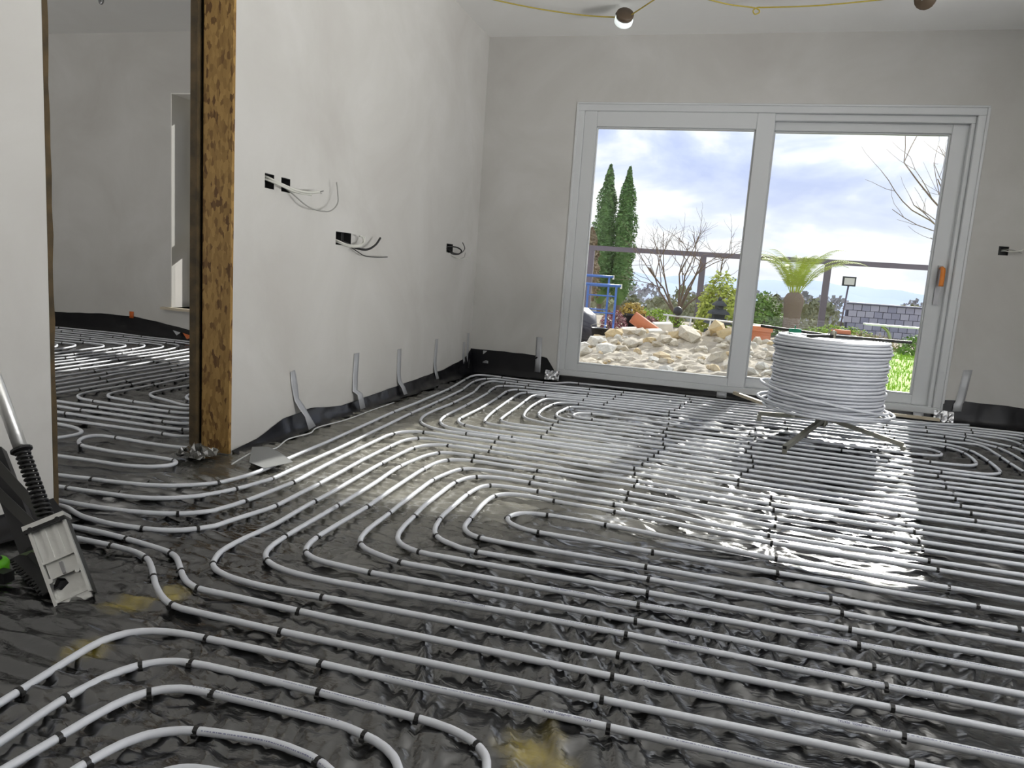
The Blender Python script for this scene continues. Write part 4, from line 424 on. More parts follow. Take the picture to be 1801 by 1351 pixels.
def wall(name, axis, t0, t1, u0, u1, z0, z1, holes, m):
    """box wall with rectangular holes; axis 'x': wall runs along x, thickness t0..t1 in y; 'y': runs along y"""
    us = sorted({u0, u1, *[h[0] for h in holes], *[h[1] for h in holes]})
    zs = sorted({z0, z1, *[h[2] for h in holes], *[h[3] for h in holes]})
    V = []; F = []; idx = {}
    def vid(u, t, z):
        k = (u, t, z)
        if k not in idx:
            idx[k] = len(V); V.append((u, t, z) if axis == 'x' else (t, u, z))
        return idx[k]
    solid = {}
    for i in range(len(us) - 1):
        for j in range(len(zs) - 1):
            cu, cz = (us[i] + us[i + 1]) / 2, (zs[j] + zs[j + 1]) / 2
            solid[i, j] = not any(h[0] < cu < h[1] and h[2] < cz < h[3] for h in holes)
    for (i, j), s in solid.items():
        if not s: continue
        a, b, c, d = us[i], us[i + 1], zs[j], zs[j + 1]
        F.append((vid(a, t0, c), vid(b, t0, c), vid(b, t0, d), vid(a, t0, d)))
        F.append((vid(a, t1, d), vid(b, t1, d), vid(b, t1, c), vid(a, t1, c)))
        if not solid.get((i - 1, j)): F.append((vid(a, t1, c), vid(a, t0, c), vid(a, t0, d), vid(a, t1, d)))
        if not solid.get((i + 1, j)): F.append((vid(b, t0, c), vid(b, t1, c), vid(b, t1, d), vid(b, t0, d)))
        if not solid.get((i, j - 1)): F.append((vid(a, t1, c), vid(b, t1, c), vid(b, t0, c), vid(a, t0, c)))
        if not solid.get((i, j + 1)): F.append((vid(a, t0, d), vid(b, t0, d), vid(b, t1, d), vid(a, t1, d)))
    if axis == 'y': F = [f[::-1] for f in F]
    o = obj(name, V, F, m); o['kind'] = 'structure'; return o

DOOR = (-1.231, 1.656, 0.055, 2.229)
WIN1 = (-5.056, -3.60, 0.312, 2.284)
SOCK_B = (1.855, 1.918, 1.228, 1.29)
SOCKS = [(2.975, 3.048, 1.172, 1.237), (3.105, 3.18, 1.172, 1.236), (3.628, 3.80, 0.956, 1.026), (5.30, 5.44, 0.985, 1.052)]
tag(wall('wall_back', 'x', YB, YB + 0.34, XH, XR, -0.1, 2.95, [DOOR, WIN1, SOCK_B], MAT['plaster']), 'grey skim-plastered outer wall around the patio door')
tag(wall('wall_left', 'y', XQ, XP, YR, YB, 0.0, 2.95, [(1.847, 2.757, -1, 2.32)] + SOCKS, MAT['plaster']), 'pale plastered partition wall with a doorway and cable boxes')
tag(wall('wall_right', 'y', XR, XR + 0.3, YR, YB + .34, -0.1, 2.95, [(0.2, 3.3, 0.25, 2.25)], MAT['plaster']), 'plastered side wall with an added opening for the fill lamp')
tag(wall('wall_rear', 'x', YR - 0.3, YR, XH, XR + .3, -0.1, 2.95, [], MAT['plaster']), 'plain plastered rear wall behind the viewer')
tag(wall('wall_hall_end', 'y', XH - 0.3, XH, YR, YB + .34, -0.1, 2.95, [], MAT['plaster']), 'plastered end wall of the hall')
tag(wall('wall_hall_side', 'x', YH - 0.2, YH, XH, XQ, 0.0, 2.95, [(-6.4, -4.0, 0.3, 2.35)], MAT['plaster']), 'plastered inner wall of the hall')  # opening added to let the hall fill lamp shine in
c = MB().box(XP, XR + .3, YR - .3, YB + .34, ZC, ZC + 0.12).build('ceiling', MAT['ceiling'], kind='structure'); tag(c, 'smooth pale plastered ceiling of the main room')
c = MB().box(XH - .3, XP, YR - .3, YB + .34, ZC2, ZC2 + 0.12).build('ceiling', MAT['ceiling'], kind='structure'); tag(c, 'pale ceiling of the room beyond the doorway')
c = MB().box(XH - .3, XR + .3, YR - .3, YB + .34, 2.95, 3.1).build('roof_deck', MAT['concrete'], kind='structure'); tag(c, 'flat roof deck over the rooms')
c = MB().box(XH - .3, XR + .3, YR - .3, YB + .34, -0.20, -0.035).build('floor', MAT['concrete'], kind='structure'); tag(c, 'concrete floor slab under the black membrane')

# unseen side window, put in so the added fill lamp can shine through
def simple_window(name, axis, t, u0, u1, z0, z1, n, label):
    r = thing(name, label, None, kind='structure')
    def bar(a, b, c_, d, nm):
        m = MB()
        if axis == 'y': m.box(t, t + .07, a, b, c_, d)
        else: m.box(a, b, t, t + .07, c_, d)
        m.build(nm, MAT['pvc'], r)
    bar(u0, u1, z0, z0 + .06, 'frame_rail'); bar(u0, u1, z1 - .06, z1, 'frame_rail')
    for i in range(n + 1):
        u = u0 + (u1 - u0 - .06) * i / n; bar(u, u + .06, z0 + .06, z1 - .06, 'frame_stile')
simple_window('added_window', 'y', XR + .2, 0.2, 3.3, 0.25, 2.25, 3, 'unseen white framed side window added for the fill lamp')

# ------------------------------------------------------------------ OSB door lining
t = thing('trim_1', 'OSB boarded end of the partition on the right side of the doorway', None, kind='structure')
MB().box(-2.141, XP + 0.001, 2.739, 2.757, 0.0, 2.32).build('osb_board', MAT['osb'], t)
MB().box(-2.192, -2.158, 2.722, 2.757, 0.0, 2.32).build('board_edge', MAT['osb_edge'], t)
MB().box(-2.158, -2.141, 2.752, 2.757, 0.0, 2.32).build('gap_shade', MAT['black'], t)  # black strip stands in for the shade inside the open gap
t = thing('trim_2', 'thin dark OSB lining edge on the left side of the doorway', None, kind='structure')
m = MB(); rr = random.Random(3); prev = 0.02
zz = [i * 2.32 / 26 for i in range(27)]
P = [[(x, 1.847 + wdt, z) for x, wdt in ((XQ, 0.0), (XQ, .018), (XP + .001, .018), (XP + .001, 0.0))] for z in zz]
for i, row in enumerate(P):
    k = rr.uniform(-.003, .004)
    P[i] = [row[0], (row[1][0], row[1][1] + k, row[1][2]), (row[2][0], row[2][1] + k, row[2][2]), row[3]]
m.grid(P).build('osb_edge', MAT['osb_edge'], t)
t = thing('trim_3', 'OSB head lining above the doorway', None, kind='structure')
MB().box(XQ, XP, 1.847, 2.757, 2.30, 2.32).build('osb_board', MAT['osb'], t)

# ------------------------------------------------------------------ door_1: two-leaf white sliding patio door
d = thing('door_1', 'wide white sliding patio door with two tall glass panes', 'patio door', kind='structure')
x0, x1, z0, z1 = DOOR
fw = 0.055
def bar(name, a, b, c_, d_, y0, y1, parent=d, m=None, bev=0.004):
    o = MB().box(a, b, y0, y1, c_, d_).build(name, m or MAT['pvc'], parent)
    if bev:
        bm = bmesh.new(); bm.from_mesh(o.data); bmesh.ops.bevel(bm, geom=bm.edges[:], offset=bev, segments=1, affect='EDGES'); bm.to_mesh(o.data); bm.free()
    return o
fr = bar('frame_head', x0, x1, z1 - fw, z1, YB + .004, YB + .15)
bar('frame_sill', x0, x1, z0, z0 + .045, YB + .004, YB + .15)
bar('frame_jamb', x0, x0 + fw, z0 + .045, z1 - fw, YB + .004, YB + .15)
bar('frame_jamb', x1 - fw, x1, z0 + .045, z1 - fw, YB + .004, YB + .15)
# slim plaster bead standing round the frame
for a, b, c_, e_ in ((x0 - .008, x1 + .008, z1 - .006, z1 + .008), (x0 - .010, x0 + .006, z0, z1 - .006), (x1 - .006, x1 + .012, z0, z1 - .006)):
    bar('edge_bead', a, b, c_, e_, YB - .008, YB + .006, bev=.002)
# deeper upper frame and jamb seen beside the recessed right leaf
bar('frame_filler', 0.25, x1 - fw, 2.125, z1 - fw, YB + .035, YB + .15)
bar('frame_filler', 1.572, x1 - fw, z0, 2.125, YB + .035, YB + .15)
def leaf(nm, a, b, c_, e_, ga, gb, gc, ge, y0, y1, label):
    r = bpy.data.objects.new(nm, None); COL.objects.link(r); r.parent = d; r['label'] = label
    for n_, q in (('stile', (a, ga, c_, e_)), ('stile', (gb, b, c_, e_)), ('rail', (ga, gb, ge, e_)), ('rail', (ga, gb, c_, gc))):
        bar(n_, *q, y0, y1, r)
    g = .011   # glazing bead
    for q in ((ga - .001, ga + g, gc, ge), (gb - g, gb + .001, gc, ge), (ga, gb, ge - g, ge), (ga, gb, gc, gc + g)):
        bar('glazing_bead', *q, y0 + .014, y1 - .01, r, bev=.003)
    MB().box(ga, gb, (y0 + y1) / 2 - .004, (y0 + y1) / 2 + .004, gc, ge).build('pane', MAT['glass'], r)
    return r
leaf('fixed_leaf', x0 + fw, .262, .1, z1 - fw, -1.074, .133, .163, 2.056, YB + .012, YB + .072, 'left leaf of the patio door')
rl_ = leaf('sliding_leaf', .20, 1.575, .1, 2.125, .268, 1.468, .172, 2.060, YB + .078, YB + .138, 'right leaf of the patio door with the handle')
hm = MB().box(1.508, 1.540, YB + .060, YB + .078, .85, 1.135)
hb = hm.build('handle_plate', MAT['grey_metal'], rl_)
hl = MB().tube(cr_spline([(1.524, YB + .06, 1.115), (1.524, YB + .02, 1.118), (1.526, YB + .0, 1.10), (1.527, YB - .004, 1.06), (1.527, YB - .002, .985)], 5), [.011] * 8 + [.017] * 13, 8).build('handle_lever', MAT['orange'], rl_, True)
hl['label'] = 'orange lever handle'

# ------------------------------------------------------------------ window_1 in the far room
w = thing('window_1', 'cream framed window with deep white reveal seen through the doorway', 'window', kind='structure')
a, b, c_, e_ = WIN1
yf = YB + .26
MAT['reveal'] = mat('white_reveal', (0.86, 0.84, 0.80), rough=0.8)
MB().box(a, a + .008, YB - .002, yf, c_, e_).build('reveal_lining', MAT['reveal'], w)
MB().box(b - .008, b, YB - .002, yf, c_, e_).build('reveal_lining', MAT['reveal'], w)
MB().box(a, b, YB - .002, yf, e_ - .008, e_).build('reveal_lining', MAT['reveal'], w)
MB().box(a - .085, b + .085, YB - .05, yf, c_ - .024, c_).build('sill_board', MAT['wood'], w)
def wbar(nm, q, y0=yf, y1=yf + .07, m='cream_frame'): return MB().box(q[0], q[1], y0, y1, q[2], q[3]).build(nm, MAT[m], w)
wbar('frame_stile', (a, a + .032, c_, e_)); wbar('frame_stile', (b - .06, b, c_, e_)); wbar('frame_rail', (a + .032, b - .06, c_, c_ + .05)); wbar('frame_rail', (a + .032, b - .06, e_ - .06, e_)); wbar('transom', (a + .032, b - .06, .89, .96))
for u in (a + .03, (a + b) / 2 + .02):
    wbar('sash_stile', (u + .004, u + .022, .97, e_ - .07), yf - .006, yf + .05); wbar('sash_rail', (u + .01, u + .5, .97, 1.02), yf - .012, yf + .05); wbar('sash_rail', (u + .01, u + .5, e_ - .115, e_ - .07), yf - .012, yf + .05)
wbar('mullion', ((a + b) / 2 - .03, (a + b) / 2 + .02, .96, e_ - .06))
MB().box(a + .06, b - .06, yf + .03, yf + .036, c_ + .05, e_ - .06).build('pane', MAT['glass'], w)
MB().box(a + .085, a + .10, yf - .03, yf - .012, 1.15, 1.42).build('window_stay', MAT['grey_metal'], w)

# ================================================================== black membrane on the floor
def parse(s): return [tuple(map(float, q.split(','))) for q in s.split()]
TIES = {k: parse(v) for k, v in TIE_SPOTS.items()}
PATHS = {k: parse(v) for k, v in PIPE_PATHS.items()}
PR = 0.0083
PZ = PR + 0.004

def film_height(X, Y, ties, soft=1.0):
    def sm(v, a, b): 
        k = np.clip((v - a) / (b - a), 0, 1); return k * k * (3 - 2 * k)
    def ridged(ang, fu, fv, seed):
        ca, sa = math.cos(ang), math.sin(ang)
        U = X * ca + Y * sa + 0.03 * pn(X * 4 + seed, Y * 4); V = -X * sa + Y * ca + 0.022 * pn(X * 3.5 + 9, Y * 3.5 + seed)
        return np.clip(1 - np.abs(pn(U * fu + seed, V * fv + 2 * seed)) * 1.9, 0, 1) ** 1.6
    # creases run along x on the left and further off, along y close by
    wy = (1 - sm(Y, 1.75, 2.5)) * sm(X, -1.1, -0.55)
    wy = np.clip(wy + 0.35 * pn(X * 1.1 + 5, Y * 1.1 + 8), 0, 1)
    side = sm(X + 0.4 * pn(X + 3, Y + 7), 0.2, 0.7)
    fx = 0.60 * ridged(0.06, 1.9, 12, 3.3) + 0.40 * ridged(-0.18, 3.4, 24, 17.1)
    fy = (1 - side) * (0.6 * ridged(2.0, 2.0, 13, 6.7) + 0.4 * ridged(1.85, 3.2, 25, 27.9)) + side * (0.6 * ridged(1.15, 2.0, 14, 41.3) + 0.4 * ridged(1.3, 3.4, 26, 12.2))
    amp = 0.45 + 0.75 * np.clip(pn(X * 1.4 + 60, Y * 1.4 + 15) * 1.4 + 0.45, 0, 1)
    Z = amp * 0.030 * ((1 - wy) * fx + wy * fy) - 0.007
    Z += 0.0032 * pn(X * 6 + 4, Y * 7 + 2) + 0.0010 * pn(X * 19 + 4, Y * 19 + 2)
    for (tx, ty) in ties:          # puckers radiating from each tie
        m = (np.abs(X - tx) < 0.16) & (np.abs(Y - ty) < 0.16)
        if not m.any(): continue
        ddx, ddy = X[m] - tx, Y[m] - ty
        rr_ = np.hypot(ddx, ddy); th = np.arctan2(ddy, ddx)
        k = 7 + int((tx * 37 + ty * 53) % 5); ph = (tx * 13.7 + ty * 7.3) % 6.28
        Z[m] += (0.0075 * np.abs(np.cos(0.5 * k * th + ph)) - 0.002) * np.exp(-((rr_ - 0.06) / 0.045) ** 2)
        Z[m] -= 0.005 * np.exp(-(rr_ / 0.02) ** 2)
    Z = Z * soft - 0.006
    return np.where(Z > 0.005, 0.005 + 0.009 * np.tanh((Z - 0.005) / 0.011), Z)

def axis_pts(segs):
    o = []
    for a, b, s in segs:
        n = max(1, int(round((b - a) / s))); o += [a + (b - a) * i / n for i in range(n)]
    o.append(segs[-1][1]); return np.array(o)

def film(name, xs, ys, ties, label, edge_fn=None):
    X, Y = np.meshgrid(xs, ys)
    Z = film_height(X, Y, ties)
    nx, ny = len(xs), len(ys)
    V = np.stack([X, Y, Z], -1).reshape(-1, 3)
    I = np.arange(nx * ny).reshape(ny, nx)
    F = np.stack([I[:-1, :-1], I[:-1, 1:], I[1:, 1:], I[1:, :-1]], -1).reshape(-1, 4)
    me = bpy.data.meshes.new(name)
    me.vertices.add(len(V)); me.vertices.foreach_set('co', V.ravel())
    me.loops.add(F.size); me.loops.foreach_set('vertex_index', F.ravel())
    me.polygons.add(len(F)); me.polygons.foreach_set('loop_start', np.arange(0, F.size, 4)); me.polygons.foreach_set('loop_total', np.full(len(F), 4))
    me.polygons.foreach_set('use_smooth', np.ones(len(F), bool))
    me.update(calc_edges=True); me.validate()
    o = mobj(name, me, MAT['film'])
    return tag(o, label, 'membrane')

alltie = [q for k in TIES for q in TIES[k]]
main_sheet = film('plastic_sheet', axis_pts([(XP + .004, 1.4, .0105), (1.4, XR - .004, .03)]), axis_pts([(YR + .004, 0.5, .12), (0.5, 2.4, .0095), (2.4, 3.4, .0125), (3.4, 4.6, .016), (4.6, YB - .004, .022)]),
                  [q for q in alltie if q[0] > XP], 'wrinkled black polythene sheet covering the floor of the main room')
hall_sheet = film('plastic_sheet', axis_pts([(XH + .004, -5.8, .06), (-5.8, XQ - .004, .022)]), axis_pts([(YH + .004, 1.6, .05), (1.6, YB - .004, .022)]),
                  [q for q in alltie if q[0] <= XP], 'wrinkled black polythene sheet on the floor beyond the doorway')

Xd, Yd = np.meshgrid(np.linspace(XQ - .004, XP + .004, 16), np.linspace(1.87, 2.735, 60))
Zd = film_height(Xd, Yd, alltie)
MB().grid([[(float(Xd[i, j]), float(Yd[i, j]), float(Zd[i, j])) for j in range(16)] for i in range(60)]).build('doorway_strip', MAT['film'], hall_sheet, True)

def upstand(parent, pts, heights, inward, name='upturned_edge', stand=0.05, seed=0):
    """pts: points along the foot of the wall (x,y); inward: unit normal into the room"""
    P = []
    n = len(pts)
    for i, ((x, y), h_) in enumerate(zip(pts, heights)):
        s = i / n
        w1 = float(pn(s * n * .22 + seed, seed * 1.7))
        row = []
        for k, (f, g) in enumerate(((1.0, 0.0), (0.62, 0.05), (0.36, 0.30), (0.20, 0.62), (0.10, 0.9), (0.06, 1.0))):
            off = stand * f * (1 + .35 * w1) + .010 * float(pn(i * .55 + seed, k * 2.1)) * (1 if 0 < k < 5 else .2)
            hh = max(h_ * (1 + .04 * w1), .012) * g
            row.append((x + inward[0] * max(off, .004), y + inward[1] * max(off, .004), hh + (0 if k else .004)))
        P.append(row)
    m = MB().grid(P)
    return m.build(name, MAT['film_edge'], parent, True)

def lerp(t, xs, ys): return float(np.interp(t, xs, ys))
ys_ = np.linspace(2.76, 6.0, 90)
upstand(main_sheet, [(XP, y) for y in ys_], [lerp(y, [2.76, 2.95, 3.15, 3.4, 3.75, 4.53, 5.38, 5.85, 6.0], [.012, .03, .085, .10, .06, .075, .09, .13, .19]) for y in ys_], (1, 0), stand=.075, seed=1)
xs_ = np.linspace(XP, -1.235, 26)
upstand(main_sheet, [(x, YB) for x in xs_], [lerp(x, [XP, -1.5, -1.33, -1.27, -1.235], [.205, .20, .195, .11, .05]) for x in xs_], (0, -1), stand=.05, seed=2)
xs_ = np.linspace(-1.235, 1.66, 70)
upstand(main_sheet, [(x, YB + .002) for x in xs_], [.054 for x in xs_], (0, -1), stand=.04, seed=3)
xs_ = np.linspace(1.66, XR, 36)
upstand(main_sheet, [(x, YB) for x in xs_], [lerp(x, [1.66, 1.78, 2.2, 3], [.165, .175, .165, .15]) for x in xs_], (0, -1), stand=.05, seed=4)
ys_ = np.linspace(0.2, 1.84, 50)
upstand(main_sheet, [(XP, y) for y in ys_], [.055 for y in ys_], (1, 0), stand=.11, seed=5)
xs_ = np.linspace(-7.7, XQ, 110)
upstand(hall_sheet, [(x, YB) for x in xs_], [lerp(x, [-7.7, -6.6, -6.45, -5.9, -5.5, -5.2, -4.8, -4.2, -2.2], [.2, .19, .155, .185, .19, .16, .105, .10, .12]) for x in xs_], (0, -1), stand=.05, seed=6)
ys_ = np.linspace(2.78, 6.0, 70)
upstand(hall_sheet, [(XQ, y) for y in ys_], [.09 for y in ys_], (-1, 0), stand=.05, seed=8)

# ================================================================== heating pipes
def smooth_path(P):
    P = [Vector((x, y, 0)) for x, y in P]; o = []
    n = len(P)
    for i in range(n - 1):
        p1, p2 = P[i], P[i + 1]; L = (p2 - p1).length
        p0 = P[i - 1] if i else p1; p3 = P[i + 2] if i + 2 < n else p2
        k = max(1, min(6, int(L / .03)))
        for j in range(k):
            t = j / k
            # tangents limited by neighbouring spacing keep straights straight
            m1 = (p2 - p0) * (L / max((p2 - p1).length + (p1 - p0).length, 1e-6))
            m2 = (p3 - p1) * (L / max((p3 - p2).length + (p2 - p1).length, 1e-6))
            h1 = 2 * t ** 3 - 3 * t * t + 1; h2 = t ** 3 - 2 * t * t + t; h3 = -2 * t ** 3 + 3 * t * t; h4 = t ** 3 - t * t
            o.append(p1 * h1 + m1 * h2 + p2 * h3 + m2 * h4)
    o.append(P[-1]); return o

def tie_mesh():
    m = MB(); seg = 8; ro = PR + .0016; w_ = .0032
    for i in range(seg):
        a0, a1 = 2 * PI * i / seg, 2 * PI * (i + 1) / seg
        for (ra, xa, rb, xb) in ((ro, -w_, ro, w_), (PR, -w_, ro, -w_), (ro, w_, PR, w_)):
            v = [(xa, ra * math.cos(a0), ra * math.sin(a0)), (xa, ra * math.cos(a1), ra * math.sin(a1)), (xb, rb * math.cos(a1), rb * math.sin(a1)), (xb, rb * math.cos(a0), rb * math.sin(a0))]
            m.add(v, [(0, 1, 2, 3)])
    m.box(-.0035, .0035, -PR - .005, -PR - .001, -.006, .002)      # locking head
    return m
tm = tie_mesh(); tie_me = bpy.data.meshes.new('cable_tie'); tie_me.from_pydata(tm.v, [], tm.f); tie_me.update(); tie_me.materials.append(MAT['tie'])

PIPE_OBJ = {}
PIPE_PTS = {}
def pipe(key, label, group='white underfloor heating pipes'):
    pts = smooth_path(PATHS[key])
    for i, p_ in enumerate(pts):
        p_.z = PZ + .0012 * float(pn(p_.x * 2.3, p_.y * 2.3 + 31))
    o = MB().tube(pts, PR, 10).build('heating_pipe', MAT['pipe'], None, True)
    tag(o, label, 'pipe', group)
    A = np.array([(p_.x, p_.y, p_.z) for p_ in pts])
    PIPE_OBJ[key] = o; PIPE_PTS[key] = A
    for j, (tx, ty) in enumerate(TIES[key]):
        i = int(np.argmin((A[:, 0] - tx) ** 2 + (A[:, 1] - ty) ** 2)); i0, i1 = max(i - 1, 0), min(i + 1, len(A) - 1)
        dd = A[i1] - A[i0]
        k = bpy.data.objects.new('cable_tie', tie_me); COL.objects.link(k); k.parent = o
        k.location = (tx, ty, float(A[i, 2])); k.rotation_euler = (0.35 * math.sin(j * 2.4), 0, math.atan2(dd[1], dd[0]) + 0.12 * math.sin(j * 5.1))
        s_ = 1.0; k.scale = (1.35, s_, s_)
    return o
pipe('door', 'white heating pipe wound in a long spiral on the floor just inside the patio door')
pipe('mid', 'white heating pipe wound in a long spiral across the middle of the main floor')
pipe('s1', 'white heating pipe with S-bend beside the metal tool, the right-hand one of the two')
pipe('s2', 'white heating pipe with S-bend nearest the metal tool, the left-hand one of the two')
pipe('q1', 'white heating pipe bending across the lower left corner, outermost of the arched bends')
pipe('q2', 'white heating pipe arch in the lower left, second from outside, curving down at right')
pipe('q3', 'white heating pipe arch in the lower left, third from outside')
pipe('q4', 'white heating pipe arch with faint blue print at the bottom left edge')
pipe('q5', 'innermost white heating pipe arch barely showing at the bottom edge')
pipe('far', 'white heating pipe spiral at the back of the room beyond the doorway, sunlit columns', 'white heating pipes beyond the doorway')
pipe('hall', 'white heating pipe spiral in the near half of the room beyond the doorway', 'white heating pipes beyond the doorway')
pipe('thresh', 'grey-white heating pipe in a flat S lying in the doorway opening', 'white heating pipes beyond the doorway')

# ------------------------------------------------------------------ print on the pipes (upside down towards the viewer, wrapped on the pipe)
def text_me(body, size, matl):
    cu = bpy.data.curves.new('lettering', 'FONT'); cu.body = body; cu.size = size; cu.align_x = 'CENTER'; cu.align_y = 'CENTER'; cu.resolution_u = 2
    to = bpy.data.objects.new('lettering', cu); COL.objects.link(to)
    bpy.context.view_layer.update()
    dg = bpy.context.evaluated_depsgraph_get()
    me = bpy.data.meshes.new_from_object(to.evaluated_get(dg))
    bpy.data.objects.remove(to, do_unlink=True)
    r_ = PR + .0004
    for v in me.vertices:     # text x -> along pipe (reversed), text y -> round the pipe, facing up and towards -y
        th = v.co.y / r_ + 0.42
        x = -v.co.x
        v.co = (x, -r_ * math.sin(th), r_ * math.cos(th))
    me.materials.clear(); me.materials.append(matl); me.update()
    return me
big = text_me('KAN-therm  ultraPRESS  PERTAL', 0.0072, MAT['ink'])
def print_on(key, x, yguess, me, name='lettering'):
    A = PIPE_PTS[key]
    i = int(np.argmin((A[:, 0] - x) ** 2 + (A[:, 1] - yguess) ** 2)); i0, i1 = max(i - 3, 0), min(i + 3, len(A) - 1)
    dd = A[i1] - A[i0]; a = math.atan2(dd[1], dd[0])
    if abs(a) > PI / 2: a -= math.copysign(PI, a)
    k = bpy.data.objects.new(name, me); COL.objects.link(k); k.parent = PIPE_OBJ[key]
    k.location = (float(A[i, 0]), float(A[i, 1]), float(A[i, 2])); k.rotation_euler = (0, 0, a)
    return k
for key, x, y in (('q1', -0.12, 1.35), ('mid', -0.54, 1.74), ('mid', 0.02, 1.74), ('s1', 0.33, 1.54), ('mid', 0.17, 1.74), ('mid', .78, 1.74), ('mid', 0.36, 1.93), ('mid', -.33, 1.93), ('s1', .92, 1.54), ('mid', .80, 1.93)):
    if (key, x) == ('mid', .17): continue
    print_on(key, x, y, big)
# rows of tiny illegible data marks
tk = MB(); rr = random.Random(5); u = -.16; r_ = PR + .0003
while u < .16:
    wdt = rr.uniform(.0015, .006)
    v = []
    for uu in (u, u + wdt):
        for th in (.34, .52): v.append((uu, -r_ * math.sin(th), r_ * math.cos(th)))
    tk.add(v, [(0, 1, 3, 2)]); u += wdt + rr.choice((.001, .0015, .004))
tick_me = bpy.data.meshes.new('data_marks'); tick_me.from_pydata(tk.v, [], tk.f); tick_me.materials.append(MAT['ink_faint']); tick_me.update()
for key, x, y in (('q1', .18, 1.35), ('q1', -.42, 1.35), ('s1', .62, 1.54), ('s1', .05, 1.54), ('mid', .48, 1.74), ('mid', -.26, 1.74), ('mid', .60, 1.93), ('mid', -.05, 1.93), ('q3', -.76, 1.165), ('q2', -.70, 1.25)):
    print_on(key, x, y, tick_me, 'data_marks')
# the arched pipe at the bottom edge carries its print round the bend
A = PIPE_PTS['q4']; sel = [i for i in range(len(A)) if -0.84 < A[i, 0] < -0.52 and A[i, 1] > 1.0]
mk = MB(); rr = random.Random(9)
for i in sel[:-1]:
    p0, p1 = A[i], A[i + 1]; L_ = np.hypot(*(p1 - p0)[:2]); dirv = (p1 - p0) / max(L_, 1e-6); nrm = np.array([dirv[1], -dirv[0]])
    if nrm[1] > 0: nrm = -nrm
    s = 0
    while s < L_ - .002:
        wdt = min(rr.uniform(.0015, .005), L_ - s); v = []
        for ss in (s, s + wdt):
            for th in (.75, 1.0):
                q = p0 + dirv * ss; v.append((q[0] + nrm[0] * r_ * math.sin(th), q[1] + nrm[1] * r_ * math.sin(th), p0[2] + r_ * math.cos(th)))
        mk.add(v, [(0, 1, 3, 2)]); s += wdt + rr.choice((.0015, .003))
mk.build('data_marks', MAT['ink_faint'], PIPE_OBJ['q4'])

# ================================================================== coil of pipe on its decoiler
CX, CY = 0.675, 4.75
co = thing('pipe_coil', 'big upright coil of white heating pipe on a metal decoiler near the patio door', 'pipe coil', (CX, CY, 0.185))
rr = random.Random(21)
pts = []; turns = 22; pitch_ = .0192
rad = [.314 + rr.uniform(-.008, .008) + (.012 if k in (3, 7, 11, 15, 19) else 0) for k in range(turns + 1)]
dzt = [rr.uniform(-.003, .003) for k in range(turns + 2)]
for i in range(turns * 40):
    tt = i / 40; k = int(tt); f = tt - k
    r_ = rad[k] * (1 - f) + rad[k + 1] * f
    a = 2 * PI * tt + 1.2
    z = PR + tt * pitch_ + dzt[k] * (1 - f) + dzt[k + 1] * f + .0035 * math.sin(a + .6) * math.sin(tt * .9)
    pts.append((r_ * math.cos(a), r_ * math.sin(a), z))
zt = PR + turns * pitch_
for i in range(8 * 40):
    tt = i / 40; a = 2 * PI * (turns + tt) + 1.2; r_ = rad[-1] - .0165 * tt
    pts.append((r_ * math.cos(a), r_ * math.sin(a), zt + .002 * math.sin(tt * 7)))
wp = MB().tube(pts, PR, 8).build('wound_pipe', MAT['pipe'], co, True)
m = MB()
for r_ in (.297, .18):
    pts = [(r_ * math.cos(2 * PI * i / 32), r_ * math.sin(2 * PI * i / 32), PR + i / 32 * pitch_) for i in range(32 * turns)]
    m.tube(pts, PR * 1.12, 6)
m.build('inner_layer', MAT['pipe'], co, True)
for (r_, z, ph, tilt) in ((.372, .022, .3, .016), (.360, .006, 1.9, .012), (.385, .075, 2.9, .055), (.352, -.008, 4.1, .006)):
    pts = []
    for i in range(72):
        a = 2 * PI * i / 72
        q = r_ * (1 + .03 * math.cos(2 * a + ph)) - (.03 if r_ > .38 and math.cos(a - PI) < .2 else 0)
        pts.append((q * math.cos(a), q * math.sin(a), PR + z + tilt * math.cos(a - PI)))
    MB().tube(pts, PR, 8, closed=True).build('loose_loop', MAT['pipe'], co, True)
tl = cr_spline([(-.25, -.22, .05), (.02, -.345, .03), (.20, -.30, .01), (.42, .02, -.035), (.72, .42, -.075), (1.0, .70, -.10)], 8)
MB().tube(tl, PR, 8).build('loose_end', MAT['pipe'], co, True)

st = thing('decoiler_stand', 'galvanised decoiler frame with splayed tube legs and dark top arms holding the coil', 'stand', (CX, CY, 0))
legs = [((.02, .02), (-.245, -.55), .035), ((.02, .02), (.455, -.03), .033), ((.0, .02), (-.335, .37), .06)]
for (a, b, ze) in legs:
    lg = MB().obox((a[0], a[1], .135), (b[0], b[1], ze), .026, .026).build('leg', MAT['galv'], st)
    dv = Vector((b[0] - a[0], b[1] - a[1], ze - .135)).normalized(); e0 = Vector((b[0], b[1], ze))
    MB().obox(e0 - dv * .002, e0 + dv * .0015, .019, .019).build('end_shade', MAT['black'], lg)  # black square, painted shade for the inside of the hollow tube
    MB().box(b[0] - .012, b[0] + .012, b[1] - .012, b[1] + .012, .004, ze - .008).build('foot', MAT['galv'], lg)
MB().tube([(-.01, .03, .13), (-.10, .15, .115), (-.17, .20, .10)], .013, 10).build('winding_tube', MAT['galv'], st, True)
MB().lathe([(.030, .09), (.036, .10), (.036, .15), (.02, .16), (.018, .66), (.0, .665)], 14).build('centre_post', MAT['galv'], st, True)
MB().tube([(.012, -.03, .085), (.012, -.03, .14)], .007, 8).build('hub_bolt', MAT['galv'], st)
for ang in (-2.2, -.05, 2.3, .95):
    MB().obox((.03 * math.cos(ang), .03 * math.sin(ang), .172), (.33 * math.cos(ang), .33 * math.sin(ang), .172), .024, .02).build('support_arm', MAT['galv'], st)
